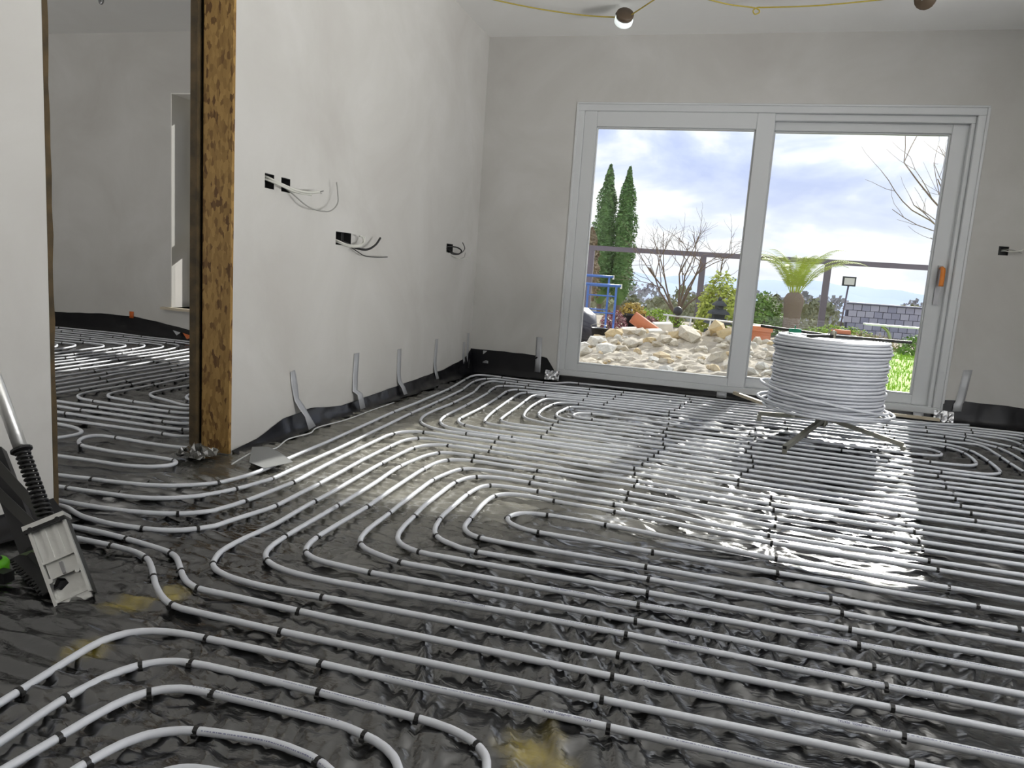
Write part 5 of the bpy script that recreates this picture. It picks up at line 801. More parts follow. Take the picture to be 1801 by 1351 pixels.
for (ex, ey, ez) in ((-.395, .25, .645), (.425, .0, .632), (-.16, -.21, .632)):
    MB().obox((0, 0, .632), (ex, ey, ez), .022, .016).build('top_arm', MAT['steel_dark'], st)
MB().tube(cr_spline([(-.02, .03, .63), (-.02, .03, .665), (-.005, .03, .675), (.005, .03, .66), (.005, .03, .63)], 4), .004, 6).build('wing_pin', MAT['galv'], st, True)
gc = MB().box(-.24, -.17, .09, .13, .628, .652); gc.tube([(-.205, .11, .65), (-.205, .11, .672)], .004, 6)
gc.build('clamp', MAT['green_dark'], st)['label'] = 'green clamp'

bt = MB().obox((.19, 5.90, .075), (.40, 5.70, .045), .03, .022).build('timber_batten', MAT['wood'])
tag(bt, 'short pale timber batten lying by the door sill left of the coil', 'batten', 'pale battens by the patio door sill')
bt = MB().obox((1.02, 5.88, .045), (1.62, 5.90, .035), .034, .02).build('timber_batten', MAT['wood'])
tag(bt, 'long pale timber batten lying by the door sill right of the coil', 'batten', 'pale battens by the patio door sill')

# ================================================================== duct tape strips holding up the membrane
def tape(pts, wdir, width, label, mt='tape', group='silver duct tape strips on the upturned membrane', parts=None):
    wd = Vector(wdir).normalized(); P = []
    nv = [Vector(p_) for p_ in pts]
    for i, p_ in enumerate(nv):
        ww = width * (parts[i] if parts else 1)
        P.append([p_ - wd * ww / 2, p_ - wd * ww / 6, p_ + wd * ww / 6, p_ + wd * ww / 2])
    o = MB().grid(P).build('duct_tape', MAT[mt], None, True)
    sm = o.modifiers.new('thick', 'SOLIDIFY'); sm.thickness = .0012
    return tag(o, label, 'tape', group)
xw = XP + .003
tape([(xw, 3.235, .315), (xw, 3.255, .24), (xw + .004, 3.272, .165), (xw + .025, 3.282, .13), (xw + .05, 3.296, .085), (xw + .075, 3.31, .02)], (0, 1, .15), .055, 'wide twisted silver tape strip on the partition wall, nearest the doorway', parts=[.75, 1, .75, .9, .7, 1.2])
tape([(xw, 3.915, .345), (xw, 3.905, .2), (xw + .004, 3.90, .125), (xw + .03, 3.915, .105), (xw + .05, 3.92, .02)], (0, 1, 0), .062, 'silver tape strip on the partition wall, second from the doorway')
tape([(xw, 4.52, .32), (xw, 4.525, .16), (xw + .008, 4.53, .10), (xw + .03, 4.545, .06), (xw + .045, 4.555, .015)], (0, 1, 0), .056, 'silver tape strip on the partition wall, third from the doorway')
tape([(xw, 5.195, .34), (xw, 5.185, .15), (xw + .012, 5.185, .09), (xw + .025, 5.19, .04)], (0, 1, 0), .055, 'silver tape strip on the partition wall, fourth from the doorway')
tape([(xw, 5.83, .27), (xw, 5.83, .15), (xw + .02, 5.84, .05)], (0, 1, 0), .05, 'shorter silver tape strip tucked into the room corner')
tape([(xw, 5.925, .34), (xw, 5.93, .16), (xw + .02, 5.94, .04)], (0, 1, 0), .055, 'taller silver tape strip tucked into the room corner')
yw = YB - .004
tape([(-1.865, yw, .195), (-1.862, yw - .004, .13), (-1.858, yw - .012, .09)], (1, 0, 0), .05, 'small dull tape patch on the black membrane right of the room corner')
tape([(-1.405, yw, .352), (-1.402, yw, .2), (-1.400, yw - .008, .15), (-1.396, yw - .018, .06)], (1, 0, 0), .05, 'silver tape strip on the back wall left of the patio door')
tape([(1.786, yw, .402), (1.775, yw, .25), (1.765, yw - .004, .165), (1.755, yw - .012, .15), (1.752, yw - .02, .095)], (1, 0, .12), .058, 'silver tape strip on the back wall right of the patio door')
for (x, w_, lb) in ((0.10, .075, 'small silver tape patch under the patio door left of the coil'), (1.505, .07, 'small silver tape patch under the patio door right of the coil')):
    tape([(x, YB - .012, .06), (x, YB - .022, .04), (x, YB - .034, .012)], (1, 0, 0), w_, lb)
def crumple(name, c, sx, sy, sz, seed, mt, label, cat, n=9):
    P = []; r_ = random.Random(seed)
    for i in range(n):
        row = []
        for j in range(n):
            u, v = i / (n - 1) - .5, j / (n - 1) - .5
            row.append((c[0] + u * sx + r_.uniform(-1, 1) * sx * .05, c[1] + v * sy + r_.uniform(-1, 1) * sy * .05, max(c[2] + r_.uniform(0, 1) * sz * (1 - 1.5 * max(abs(u), abs(v))), .006)))
        P.append(row)
    o = MB().grid(P).build(name, MAT[mt]); o.modifiers.new('thick', 'SOLIDIFY').thickness = .001
    return tag(o, label, cat)
for (x0_, x1_, sd_, lb) in ((-1.325, -1.205, 4, 'crumpled foil tape at the foot of the patio door left jamb'), (1.60, 1.73, 6, 'crumpled foil tape at the foot of the patio door right jamb')):
    P = []; r_ = random.Random(sd_)
    for i in range(10):
        row = []
        for j in range(6):
            row.append((x0_ + (x1_ - x0_) * i / 9, YB - .045 - .012 * r_.random() + .025 * j / 5 - .01, .012 + .075 * j / 5 + .006 * r_.random()))
        P.append(row)
    o = MB().grid(P).build('foil_tape', MAT['foil']); o.modifiers.new('thick', 'SOLIDIFY').thickness = .001
    tag(o, lb, 'tape')
# grey card off-cut lying on the pipes
V = [(-1.925, 2.80, .030), (-1.80, 2.60, .024), (-1.70, 2.56, .022), (-1.655, 2.70, .022), (-1.78, 2.79, .028), (-1.87, 2.84, .030)]
o = obj('card_offcut', V, [tuple(range(6))], MAT['card']); o.modifiers.new('thick', 'SOLIDIFY').thickness = .0015
tag(o, 'flat grey card off-cut lying on the pipes beside the doorway corner', 'card')
crumple('film_scrap', (-2.075, 2.62, .012), .15, .13, .075, 3, 'film', 'crumpled glossy black film gathered at the foot of the OSB doorway end', 'film scrap', 12)
o = MB().lathe([(.02, 0), (.05, .03), (.055, .1), (.04, .15), (.015, .17)], 12, (-2.14, 1.90, .01)).build('film_bulge', MAT['film'], None, True)
tag(o, 'bulging fold of black film beside the left edge of the doorway', 'film scrap')
# thin pale line along the foot of the partition
fl = cr_spline([(-1.865, 2.575, .012), (-1.90, 2.79, .016), (-1.86, 2.88, .014), (-1.90, 3.05, .018), (-1.885, 3.22, .016), (-1.91, 3.34, .02), (-1.89, 3.62, .016), (-1.90, 3.95, .014), (-1.90, 4.25, .012)], 6)
o = MB().tube(fl, .0035, 6).build('pale_edge_line', mat('pale_line', (0.62, 0.63, 0.64), rough=.25), None, True)
tag(o, 'thin pale line along the foot of the partition', 'edge strip')

MAT['orange_tape'] = mat('orange_tape', (0.55, 0.12, 0.02), rough=.5)
tape([(-5.513, YB - .004, .235), (-5.512, YB - .006, .17)], (1, 0, 0), .05, 'small orange tape tab on the far wall above the black membrane', 'orange_tape', None)
o = obj('tape_scrap', [(-4.99, 5.965, .10), (-4.90, 5.96, .085), (-4.94, 5.955, .055)], [(0, 1, 2)], MAT['tape']); o.modifiers.new('thick', 'SOLIDIFY').thickness = .001
tag(o, 'pale grey triangular tape scrap on the black upstand of the far room', 'tape')
o = obj('tape_scrap', [(-4.88, 5.965, .085), (-4.75, 5.96, .06), (-4.82, 5.95, .03), (-4.85, 5.955, .06)], [(0, 1, 2, 3)], MAT['orange_tape']); o.modifiers.new('thick', 'SOLIDIFY').thickness = .001
tag(o, 'orange tape scrap on the black upstand of the far room', 'tape')

# ================================================================== pipe stapler leaning on the partition
tk = thing('pipe_stapler', 'metal pipe stapler leaning against the wall left of the doorway', 'tool', (-1.455, 1.395, 0.004))
ax = Vector((-.345, .105, .47)).normalized()          # along the tool, upwards
fx = Vector((.62, -.70, 0)); fx = (fx - ax * fx.dot(ax)).normalized()   # open face of the head, towards the room
sx_ = ax.cross(fx).normalized()
def tp(a_, s_, f_): return ax * a_ + sx_ * s_ + fx * f_
def tbox(nm, a0, a1, s0, s1, f0, f1, m, parent=tk):
    v = [tp(a, s, f) for a in (a0, a1) for (s, f) in ((s0, f0), (s1, f0), (s1, f1), (s0, f1))]
    fs = [(0, 1, 2, 3), (7, 6, 5, 4), (0, 4, 5, 1), (1, 5, 6, 2), (2, 6, 7, 3), (3, 7, 4, 0)]
    o = obj(nm, v, fs, MAT[m], parent)
    bm = bmesh.new(); bm.from_mesh(o.data); bmesh.ops.recalc_face_normals(bm, faces=bm.faces); bm.to_mesh(o.data); bm.free()
    return o
hd = tbox('head_back', 0, .215, -.036, .036, -.024, -.020, 'alu')
tbox('side_plate', 0, .215, -.040, -.036, -.05, .012, 'alu'); tbox('side_plate', 0, .215, .036, .040, -.05, .012, 'steel_dark')
tbox('side_rail', 0.0, .215, -.043, -.036, .004, .016, 'alu'); tbox('side_rail', 0, .215, .036, .043, .004, .016, 'alu')
tbox('guide_plate', .112, .205, -.036, .036, -.004, .004, 'alu')
for s_ in (-.018, .008): tbox('guide_rib', .115, .203, s_, s_ + .010, .004, .008, 'alu')
tbox('slide_plate', .068, .112, -.034, .034, -.006, .000, 'alu')
tbox('slide_rib', .070, .100, -.004, .004, .0, .008, 'grey_metal')
tbox('cross_bar', .108, .115, -.042, .042, .004, .012, 'alu'); tbox('cross_bar', .006, .014, -.040, .040, -.004, .010, 'alu')
tbox('top_plate', .205, .217, -.050, .046, -.045, .022, 'alu'); tbox('top_cap', .196, .205, -.048, .046, .010, .024, 'black')
for s_ in (-.032, .030):
    MB().tube([tp(.200, s_, .014), tp(.200, s_, .032)], .006, 8).build('bolt', MAT['black'], tk)
    MB().tube([tp(.062, s_, .004), tp(.062, s_, .018)], .006, 8).build('bolt', MAT['alu'], tk)
nb = MB()
Pn = []
for i in range(13):
    s_ = -.038 + .076 * i / 12; notch = .016 * max(0, 1 - (s_ / .016) ** 2) ** .5 if abs(s_) < .016 else 0
    Pn.append([tp(-.012 + notch, s_, -.004), tp(.012, s_, -.004), tp(.012, s_, .006), tp(-.012 + notch, s_, .006)])
nb.grid(Pn + []).build('pipe_saddle', MAT['alu'], tk)
MB().tube([tp(.21, 0, -.012), tp(.42, 0, -.012)], .009, 8).build('push_rod', MAT['steel_dark'], tk)
sp = []
for i in range(16 * 14):
    t_ = i / (16 * 14); a_ = 2 * PI * i / 14
    sp.append(tp(.22 + .20 * t_, .0155 * math.cos(a_), -.012 + .0155 * math.sin(a_)))
MB().tube(sp, .0042, 5).build('spring', MAT['black'], tk, True)
MB().tube([tp(.418, 0, -.012), tp(.424, 0, -.012)], .026, 12).build('collar', MAT['black'], tk)
MB().tube([tp(.424, 0, -.012), tp(.90, 0, -.012)], .0165, 14).build('outer_tube', MAT['alu'], tk, True)
MB().tube([tp(.885, -.06, -.012), tp(.885, .06, -.012)], .015, 10).build('cross_handle', MAT['black'], tk, True)
# staple magazine hanging on the left side
TO = Vector((-1.455, 1.395, .004))
def tw(x, y, z): return Vector((x, y, z)) - TO
MB().obox(tw(-1.585, 1.455, .155), tw(-1.93, 1.566, .273), .024, .006, up=(.35, -.75, .55)).build('magazine_arm', MAT['steel_dark'], tk)
MB().obox(tw(-1.575, 1.440, .112), tw(-1.90, 1.543, .197), .024, .006, up=(.35, -.75, .55)).build('magazine_arm', MAT['steel_dark'], tk)
MB().obox(tw(-1.955, 1.61, .262), tw(-1.715, 1.512, .035), .05, .035, up=(.4, -.7, .4)).build('magazine_rail', MAT['black'], tk)
MB().obox(tw(-1.735, 1.495, .032), tw(-1.665, 1.50, .065), .03, .010).build('magazine_clip', MAT['galv'], tk)
stp = MB(); curve = cr_spline([tw(-1.715, 1.505, .045), tw(-1.655, 1.475, .040), tw(-1.575, 1.440, .034), tw(-1.50, 1.405, .028)], 10)
sd_ = Vector((-.30, -.92, -.22)).normalized()
for i in range(len(curve) - 1):
    q = curve[i]
    for k in range(2):
        q2 = q + (curve[i + 1] - q) * (.5 * k)
        stp.obox(q2, q2 + sd_ * (.050 + .008 * math.sin(i * 3 + k)), .0042, .0042)
stp.tube(curve, .014, 6)
stp.build('staple_strip', MAT['black'], tk)['label'] = 'comb-like strip of black staples'

g = thing('tape_measure', 'bright green and black handheld tool lying at the left edge', 'hand tool', (-1.742, 1.415, .004))
MB().lathe([(.0, .0), (.034, .002), (.04, .012), (.04, .034), (.034, .044), (.0, .046)], 18).build('case', MAT['green'], g, True)
MB().lathe([(.0, .044), (.024, .046), (.022, .050), (.0, .051)], 18).build('grip', MAT['black'], g, True)
MB().box(.02, .075, -.03, .0, .002, .03).build('rubber_nose', MAT['black'], g)
o = MB().obox((-1.90, 1.28, .012), (-1.64, 1.455, .018), .014, .004).build('metal_strip', MAT['alu'])
tag(o, 'thin bright metal strip lying by the green tool', 'metal strip')

# ================================================================== electrical boxes with loose cables
def sock(y0, y1, z0, z1, label, cables, n=1, wallx=True, gang=1):
    r = thing('back_box', label, 'socket box', (XP, (y0 + y1) / 2, (z0 + z1) / 2) if wallx else ((y0 + y1) / 2, YB, (z0 + z1) / 2), 'wall cable boxes')
    hw, hz_ = (y1 - y0) / 2, (z1 - z0) / 2; dpt = .045; e_ = .0015
    m = MB()
    for (a, b, c_, d_, x_0, x_1) in ((-hw, hw, -hz_, hz_, -dpt, -dpt + e_), (-hw, -hw + e_, -hz_, hz_, -dpt, -.001), (hw - e_, hw, -hz_, hz_, -dpt, -.001), (-hw, hw, -hz_, -hz_ + e_, -dpt, -.001), (-hw, hw, hz_ - e_, hz_, -dpt, -.001)):
        if wallx: m.box(x_0, x_1, a, b, c_, d_)
        else: m.box(a, b, -x_1, -x_0, c_, d_)
    if gang == 2:
        m.box(-dpt, -.012, -.004, .004, -hz_, hz_)
    m.build('metal_box', MAT['box_black'], r)
    for (P, rad_, mt) in cables:
        Q = [Vector(q) if wallx else Vector((q[1], -q[0], q[2])) for q in P]
        MB().tube(cr_spline(Q, 6), rad_, 6).build('cable', MAT[mt], r, True)
    return r
sock(*SOCKS[0], 'single wall box nearest the doorway with a thick pale cable pointing right', [
    ([(-.04, -.01, .02), (-.01, -.012, .018), (.03, .01, .0), (.06, .10, -.02), (.07, .20, -.022), (.06, .33, -.006)], .0065, 'cable_white'),
    ([(-.04, -.015, .01), (-.005, -.015, .005), (.04, .02, -.012), (.06, .12, -.03), (.065, .25, -.028)], .005, 'cable_white'),
    ([(.06, .33, -.006), (.062, .35, .0), (.063, .365, .004)], .002, 'cable_black'), ([(.06, .33, -.008), (.062, .35, -.010)], .002, 'cable_grey')])
sock(*SOCKS[1], 'single wall box second from the doorway with a thin curling grey cable', [
    ([(-.04, -.01, .0), (-.005, -.005, -.01), (.03, .02, -.04), (.06, .10, -.085), (.07, .20, -.095), (.07, .30, -.085), (.06, .385, -.04), (.05, .40, .02), (.05, .385, .065)], .0035, 'cable_grey')])
sock(*SOCKS[2], 'double wall box in the middle of the partition with white and black cables', [
    ([(-.04, -.05, -.01), (-.005, -.05, -.02), (.03, .0, -.036), (.05, .08, -.034), (.05, .14, -.008), (.045, .155, .022)], .0065, 'cable_white'),
    ([(-.04, -.06, -.005), (-.005, -.06, -.012), (.03, -.01, -.03), (.05, .06, -.03), (.055, .13, -.012), (.05, .125, .020), (.045, .10, .024)], .005, 'cable_white'),
    ([(-.04, .03, -.01), (-.005, .04, -.02), (.03, .10, -.044), (.05, .19, -.045), (.06, .27, -.015), (.06, .33, .028)], .0065, 'cable_black'),
    ([(-.04, .03, -.02), (-.005, .05, -.03), (.03, .10, -.06), (.04, .18, -.082), (.05, .30, -.085), (.05, .46, -.078)], .003, 'cable_black')], gang=2)
sock(*SOCKS[3], 'wall box near the room corner with a looped black cable', [
    ([(-.04, .0, .01), (.0, .03, .015), (.03, .09, .012), (.05, .13, -.01), (.04, .10, -.036), (.02, .05, -.04), (-.01, .02, -.03)], .0055, 'cable_black'),
    ([(-.04, .03, .0), (.01, .06, -.03), (.04, .13, -.03), (.05, .20, .01), (.04, .17, .055)], .0035, 'cable_black'),
    ([(-.04, .0, -.02), (.01, .03, -.05), (.04, .13, -.07), (.06, .26, -.06), (.06, .37, -.01)], .003, 'cable_white'),
    ([(.04, .13, -.07), (.05, .20, -.055), (.05, .22, -.02)], .0025, 'cable_grey')])
sock(SOCK_B[0], SOCK_B[1], SOCK_B[2], SOCK_B[3], 'wall box on the back wall right of the patio door with short stripped wires', [
    ([(-.04, .0, .0), (.0, .01, .0), (.03, .04, -.004), (.05, .09, .004), (.055, .105, .016)], .005, 'cable_white'),
    ([(-.04, .0, .01), (.0, .015, .012), (.03, .05, .006), (.05, .10, -.012)], .004, 'cable_grey')], wallx=False)

# ================================================================== festoon lights under the ceiling
zf = 2.665
fest = [(-1.93, 4.80, 2.72), (-1.80, 4.93, zf + .01), (-1.45, 5.15, zf - .01), (-1.10, 5.30, zf - .02), (-.84, 5.33, zf - .03)]
fest2 = [(-.80, 5.33, zf - .03), (-.70, 5.24, zf - .005), (-.56, 5.12, zf + .03), (-.44, 5.08, zf + .055), (-.36, 5.10, zf + .02), (-.15, 5.20, zf - .005), (.02, 5.25, zf - .015), (.055, 5.262, zf - .035), (.03, 5.262, zf - .05), (.015, 5.258, zf - .03), (.04, 5.255, zf - .012), (.10, 5.255, zf - .012), (.40, 5.25, zf - .01), (.75, 5.22, zf + .005), (.97, 5.19, zf + .02)]
fest3 = [(1.02, 5.18, zf + .02), (1.3, 5.0, zf + .03), (1.7, 4.8, 2.72)]
ft = thing('festoon_cable', 'yellow-brown festoon cable slung along under the ceiling', 'cable', (-.4, 5.2, zf))
off = Vector((-.4, 5.2, zf))
for seg in (fest, fest2, fest3):
    MB().tube([q - off for q in cr_spline(seg, 6)], .0045, 6).build('cable_run', MAT['cable_yellow'], ft, True)
MB().box(-.055, -.025, -.135, -.105, .045, .068).build('ceiling_clip', MAT['grey_metal'], ft)
def festoon_lamp(loc, rot, label):
    r = thing('festoon_lamp', label, 'lamp', loc, 'festoon lamps under the ceiling', rot=rot); r.scale = (1.2, 1.2, 1.2)
    MB().lathe([(.030, .0), (.047, .004), (.050, .016), (.050, .028), (.046, .032)], 16).build('body', MAT['lamp_brown'], r, True)
    MB().lathe([(.047, -.034), (.052, -.028), (.052, -.004), (.048, .002)], 16).build('diffuser', MAT['lamp_white'], r, True)
    MB().tube([(-.055, 0, .004), (-.047, 0, .004)], .008, 8).build('cable_gland', MAT['black'], r)
    return r
festoon_lamp((-.82, 5.325, zf - .035), (.95, .45, .0), 'festoon lamp with a bright white diffuser above the patio door left leaf')
l2 = festoon_lamp((1.0, 5.19, zf + .0), (2.4, .65, .2), 'grey and brown festoon lamp hanging turned away near the upper right')
for ch in l2.children:
    if ch.name.startswith('diffuser'):
        ch.data.materials.clear(); ch.data.materials.append(mat('grey_diffuser', (.42, .42, .40), rough=.3))
MB().tube(cr_spline([(-.05, 0, 0), (-.07, .0, .03), (-.05, .01, .06), (-.01, 0, .055)], 5), .004, 6).build('hanging_loop', MAT['cable_grey'], l2, True)
o = MB().tube(cr_spline([(-4.72, 4.86, 2.82), (-4.72, 4.86, 2.74), (-4.715, 4.855, 2.68), (-4.70, 4.85, 2.655), (-4.685, 4.85, 2.665), (-4.685, 4.85, 2.70)], 5), .011, 6).build('ceiling_hook', MAT['grey_metal'], None, True)
tag(o, 'grey cable end hooked down from the ceiling beyond the doorway', 'hook')

# ================================================================== garden beyond the door
G = {}
G['earth'] = mat('earth', (0.34, 0.29, 0.21), rough=.95, var=(0.26, 0.22, 0.16), vscale=2.5, bump=.4, bscale=14)
G['stone'] = mat('pale_stone', (0.60, 0.54, 0.43), rough=.9, var=(0.44, 0.40, 0.33), vscale=7, bump=.5, bscale=22)
G['stone_w'] = mat('whitish_stone', (0.70, 0.68, 0.62), rough=.9, var=(0.52, 0.50, 0.46), vscale=6, bump=.5, bscale=25)
G['stone_y'] = mat('sandy_stone', (0.62, 0.48, 0.27), rough=.9, var=(0.50, 0.40, 0.24), vscale=6, bump=.5, bscale=25)
G['heap'] = mat('rubble_sand', (0.52, 0.46, 0.36), rough=.95, var=(0.36, 0.32, 0.26), vscale=9, bump=.8, bscale=30)
G['terracotta'] = mat('terracotta', (0.60, 0.20, 0.09), rough=.7, var=(0.50, 0.17, 0.08), vscale=6)
G['terracotta_pale'] = mat('dusty_terracotta', (0.66, 0.40, 0.30), rough=.8)
G['grass'] = mat('grass', (0.36, 0.55, 0.06), rough=.8, var=(0.27, 0.45, 0.05), vscale=5)
G['leaf_dark'] = mat('conifer_green', (0.17, 0.31, 0.09), rough=.7, var=(0.10, 0.21, 0.055), vscale=4)
G['leaf_brown'] = mat('browned_conifer', (0.40, 0.30, 0.18), rough=.8, var=(0.28, 0.23, 0.13), vscale=5)
G['leaf_mid'] = mat('shrub_green', (0.20, 0.33, 0.06), rough=.7, var=(0.14, 0.25, 0.05), vscale=5)
G['leaf_yellow'] = mat('yellow_green_leaf', (0.50, 0.54, 0.09), rough=.7, var=(0.36, 0.44, 0.07), vscale=5)
G['leaf_gold'] = mat('golden_leaf', (0.55, 0.36, 0.07), rough=.7, var=(0.40, 0.30, 0.05), vscale=8)
G['frond'] = mat('tree_fern_green', (0.48, 0.55, 0.11), rough=.6, var=(0.36, 0.45, 0.08), vscale=6)
G['leaf_pink'] = mat('heather_pink', (0.36, 0.12, 0.15), rough=.8, var=(0.26, 0.14, 0.12), vscale=9)
G['lime'] = mat('lime_hedge', (0.36, 0.50, 0.05), rough=.8, var=(0.26, 0.42, 0.04), vscale=8)
G['bark'] = mat('bark', (0.22, 0.16, 0.12), rough=.9, var=(0.15, 0.11, 0.08), vscale=12)
G['fibre'] = mat('fern_trunk', (0.24, 0.185, 0.15), rough=1.0, bump=.8, bscale=40)
G['rail'] = mat('plum_grey_rail', (0.16, 0.135, 0.17), rough=.5)
G['slate'] = mat('slate', (0.34, 0.35, 0.45), rough=.6, var=(0.27, 0.28, 0.38), vscale=4)
def per_piece(m, a, b_):
    t = m.node_tree; oi = t.nodes.new('ShaderNodeObjectInfo'); mx_ = t.nodes.new('ShaderNodeMix'); mx_.data_type = 'RGBA'
    t.links.new(oi.outputs['Random'], mx_.inputs['Factor']); mx_.inputs[6].default_value = (*a, 1); mx_.inputs[7].default_value = (*b_, 1)
    t.links.new(mx_.outputs[2], t.nodes['Principled BSDF'].inputs['Base Color']); return m
G['slate_piece'] = per_piece(mat('slate_piece', (0.36, 0.37, 0.47), rough=.6), (0.30, 0.31, 0.42), (0.50, 0.50, 0.60))
G['slate_dark'] = mat('slate_backing', (0.10, 0.10, 0.14), rough=.8)
G['lantern'] = mat('dark_stone_lantern', (0.055, 0.06, 0.065), rough=.8, bump=.3, bscale=30)
G['blue'] = mat('blue_steel', (0.06, 0.16, 0.50), rough=.45)
G['white'] = mat('white_paint', (0.78, 0.78, 0.76), rough=.5)
G['plastic_black'] = mat('pot_black', (0.02, 0.02, 0.024), rough=.5)
G['bag'] = mat('black_sack', (0.035, 0.035, 0.05), rough=.45, bump=.6, bscale=12)
G['haze1'] = mat('far_hill', (0.50, 0.58, 0.72), rough=1, spec=0, var=(0.45, 0.53, 0.67), vscale=.01)  # distance haze is put into the hill colours
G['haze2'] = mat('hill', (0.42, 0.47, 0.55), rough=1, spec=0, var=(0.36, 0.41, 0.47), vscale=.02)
G['wood1'] = mat('winter_woodland', (0.36, 0.34, 0.36), rough=1, spec=0, var=(0.30, 0.31, 0.29), vscale=.25)  # woodland tones lightened to carry the distance haze
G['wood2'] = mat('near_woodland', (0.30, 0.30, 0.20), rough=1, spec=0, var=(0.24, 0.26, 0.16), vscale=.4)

# ground and land falling away to a valley
gx = np.concatenate([np.linspace(-30, -4, 14), np.linspace(-3.5, 5, 18), np.linspace(6, 34, 14)])
gy = np.concatenate([np.linspace(6.37, 18, 24), np.linspace(19, 60, 14)])
P = [[(x, y, -.02 + .05 * float(pn(x * .4, y * .4)) * min(1, (y - 6.3) / 3) - (max(0, y - 18.5) * .13)) for x in gx] for y in gy]
tag(MB().grid(P).build('ground', G['earth'], None, True, 'structure'), 'bare earth ground of the garden')
def ridge(name, y, x0, x1, zb, zt, amp, fr, m, label, n=160, depth=30, seed=0, kind='structure'):
    P = [[], [], []]
    for i in range(n):
        x = x0 + (x1 - x0) * i / (n - 1)
        h_ = zt + amp * (float(pn(x * fr + seed, seed)) + .5 * float(pn(x * fr * 3.1 + seed, 4 + seed)) + .25 * float(pn(x * fr * 9 + seed, 8)))
        P[0].append((x, y - depth, zb)); P[1].append((x, y, h_)); P[2].append((x, y + depth * 2, zb))
    o = MB().grid(P).build(name, m, None, True, kind); return tag(o, label)
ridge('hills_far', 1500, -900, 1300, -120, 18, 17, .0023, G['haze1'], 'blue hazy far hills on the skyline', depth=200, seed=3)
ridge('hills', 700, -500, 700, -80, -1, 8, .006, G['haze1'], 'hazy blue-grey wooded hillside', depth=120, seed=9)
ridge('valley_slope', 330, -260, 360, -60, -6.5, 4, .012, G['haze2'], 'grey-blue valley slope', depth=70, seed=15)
def woodland(name, n, ybase, x0, x1, ztop, s0, s1, m, label, seed):
    r_ = random.Random(seed); b = MB()
    for i in range(n):
        x = r_.uniform(x0, x1); y = ybase + r_.uniform(-8, 12); s = r_.uniform(s0, s1); zt_ = ztop + r_.uniform(-1.2, .9)
        for k in range(110):
            th = r_.uniform(0, 2 * PI); ph = r_.uniform(-.5, 1.5); q = Vector((math.cos(th) * math.cos(ph), math.sin(th) * math.cos(ph), math.sin(ph))) * s * r_.uniform(.6, 1)
            c_ = Vector((x, y, zt_ - s)) + Vector((q.x, q.y, q.z * 1.25)); u = Vector((r_.uniform(-1, 1), r_.uniform(-1, 1), r_.uniform(-1, 1))).normalized() * s * .17; v = Vector((r_.uniform(-1, 1), r_.uniform(-1, 1), r_.uniform(-1, 1))).normalized() * s * .17
            b.add([c_ - u, c_ + v, c_ + u, c_ - v], [(0, 1, 2, 3)])
        b.tube([(x, y, zt_ - s * 4), (x, y, zt_ - s)], s * .1, 4)
    return tag(b.build(name, m, None, False, 'stuff'), label, 'woodland')
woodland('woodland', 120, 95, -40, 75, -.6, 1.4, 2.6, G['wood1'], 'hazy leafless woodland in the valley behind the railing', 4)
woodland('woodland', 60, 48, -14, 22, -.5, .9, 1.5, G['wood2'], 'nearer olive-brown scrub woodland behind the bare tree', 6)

# lawn with blades
b = MB(); r_ = random.Random(2)
P = [[(x, y, .012 + .02 * float(pn(x, y))) for x in np.linspace(1.25, 6, 16)] for y in np.linspace(6.5, 13.5, 18)]
lawn = tag(MB().grid(P).build('lawn', G['grass'], None, True), 'bright green lawn outside on the right of the patio door', 'lawn', kind='stuff')
for i in range(9000):
    x, y = r_.uniform(1.27, 4.2), r_.uniform(6.55, 12.5); a = r_.uniform(0, PI); hh = r_.uniform(.025, .06); z = .012 + .02 * float(pn(x, y))
    b.add([(x - .006 * math.cos(a), y - .006 * math.sin(a), z), (x + .006 * math.cos(a), y + .006 * math.sin(a), z), (x + r_.uniform(-.02, .02), y + r_.uniform(-.02, .02), z + hh)], [(0, 1, 2)])
b.build('grass_blades', G['grass'], lawn, False, 'stuff')

# ------------------------------------------------------------------ rubble heap
def heap_z(x, y):
    t = (y - 6.5) / 2.0
    base = .06 + .22 * max(0, min(t, 1)) if y < 8.6 else max(.02, .28 - .10 * (y - 8.6))
    side = max(0, min(1, (1.35 - abs(x + .15)) / .35))
    base += .10 * math.exp(-((x + .05) / .35) ** 2 - ((y - 8.5) / .5) ** 2)
    return base * side + .04 * float(pn(x * 3.1, y * 3.1)) * side - .02
P = [[(x, y, heap_z(x, y) + .03 * float(pn(x * 11, y * 11))) for x in np.linspace(-1.75, 1.3, 80)] for y in np.linspace(6.42, 11.0, 100)]
tag(MB().grid(P).build('rubble_heap', G['heap'], None, False, 'stuff'), 'heap of sandy rubble and grit outside the patio door', 'rubble')
def rock_mesh(seed):
    bm = bmesh.new(); bmesh.ops.create_icosphere(bm, subdivisions=1, radius=1); r = random.Random(seed)
    ax_ = [Vector((r.gauss(0, 1), r.gauss(0, 1), r.gauss(0, 1))).normalized() for _ in range(5)]; cut = [r.uniform(.45, .8) for _ in range(5)]
    for v in bm.verts:
        for a, c_ in zip(ax_, cut):
            d_ = v.co.dot(a)
            if d_ > c_: v.co -= a * (d_ - c_)
        v.co *= r.uniform(.92, 1.08)
    me = bpy.data.meshes.new('broken_stone'); bm.to_mesh(me); bm.free(); return me
rocks = []
for s_ in range(9):
    me = rock_mesh(s_ + 30); me.materials.append(G[('stone', 'stone_w', 'stone_y')[s_ % 3]]); rocks.append(me)
r_ = random.Random(77)
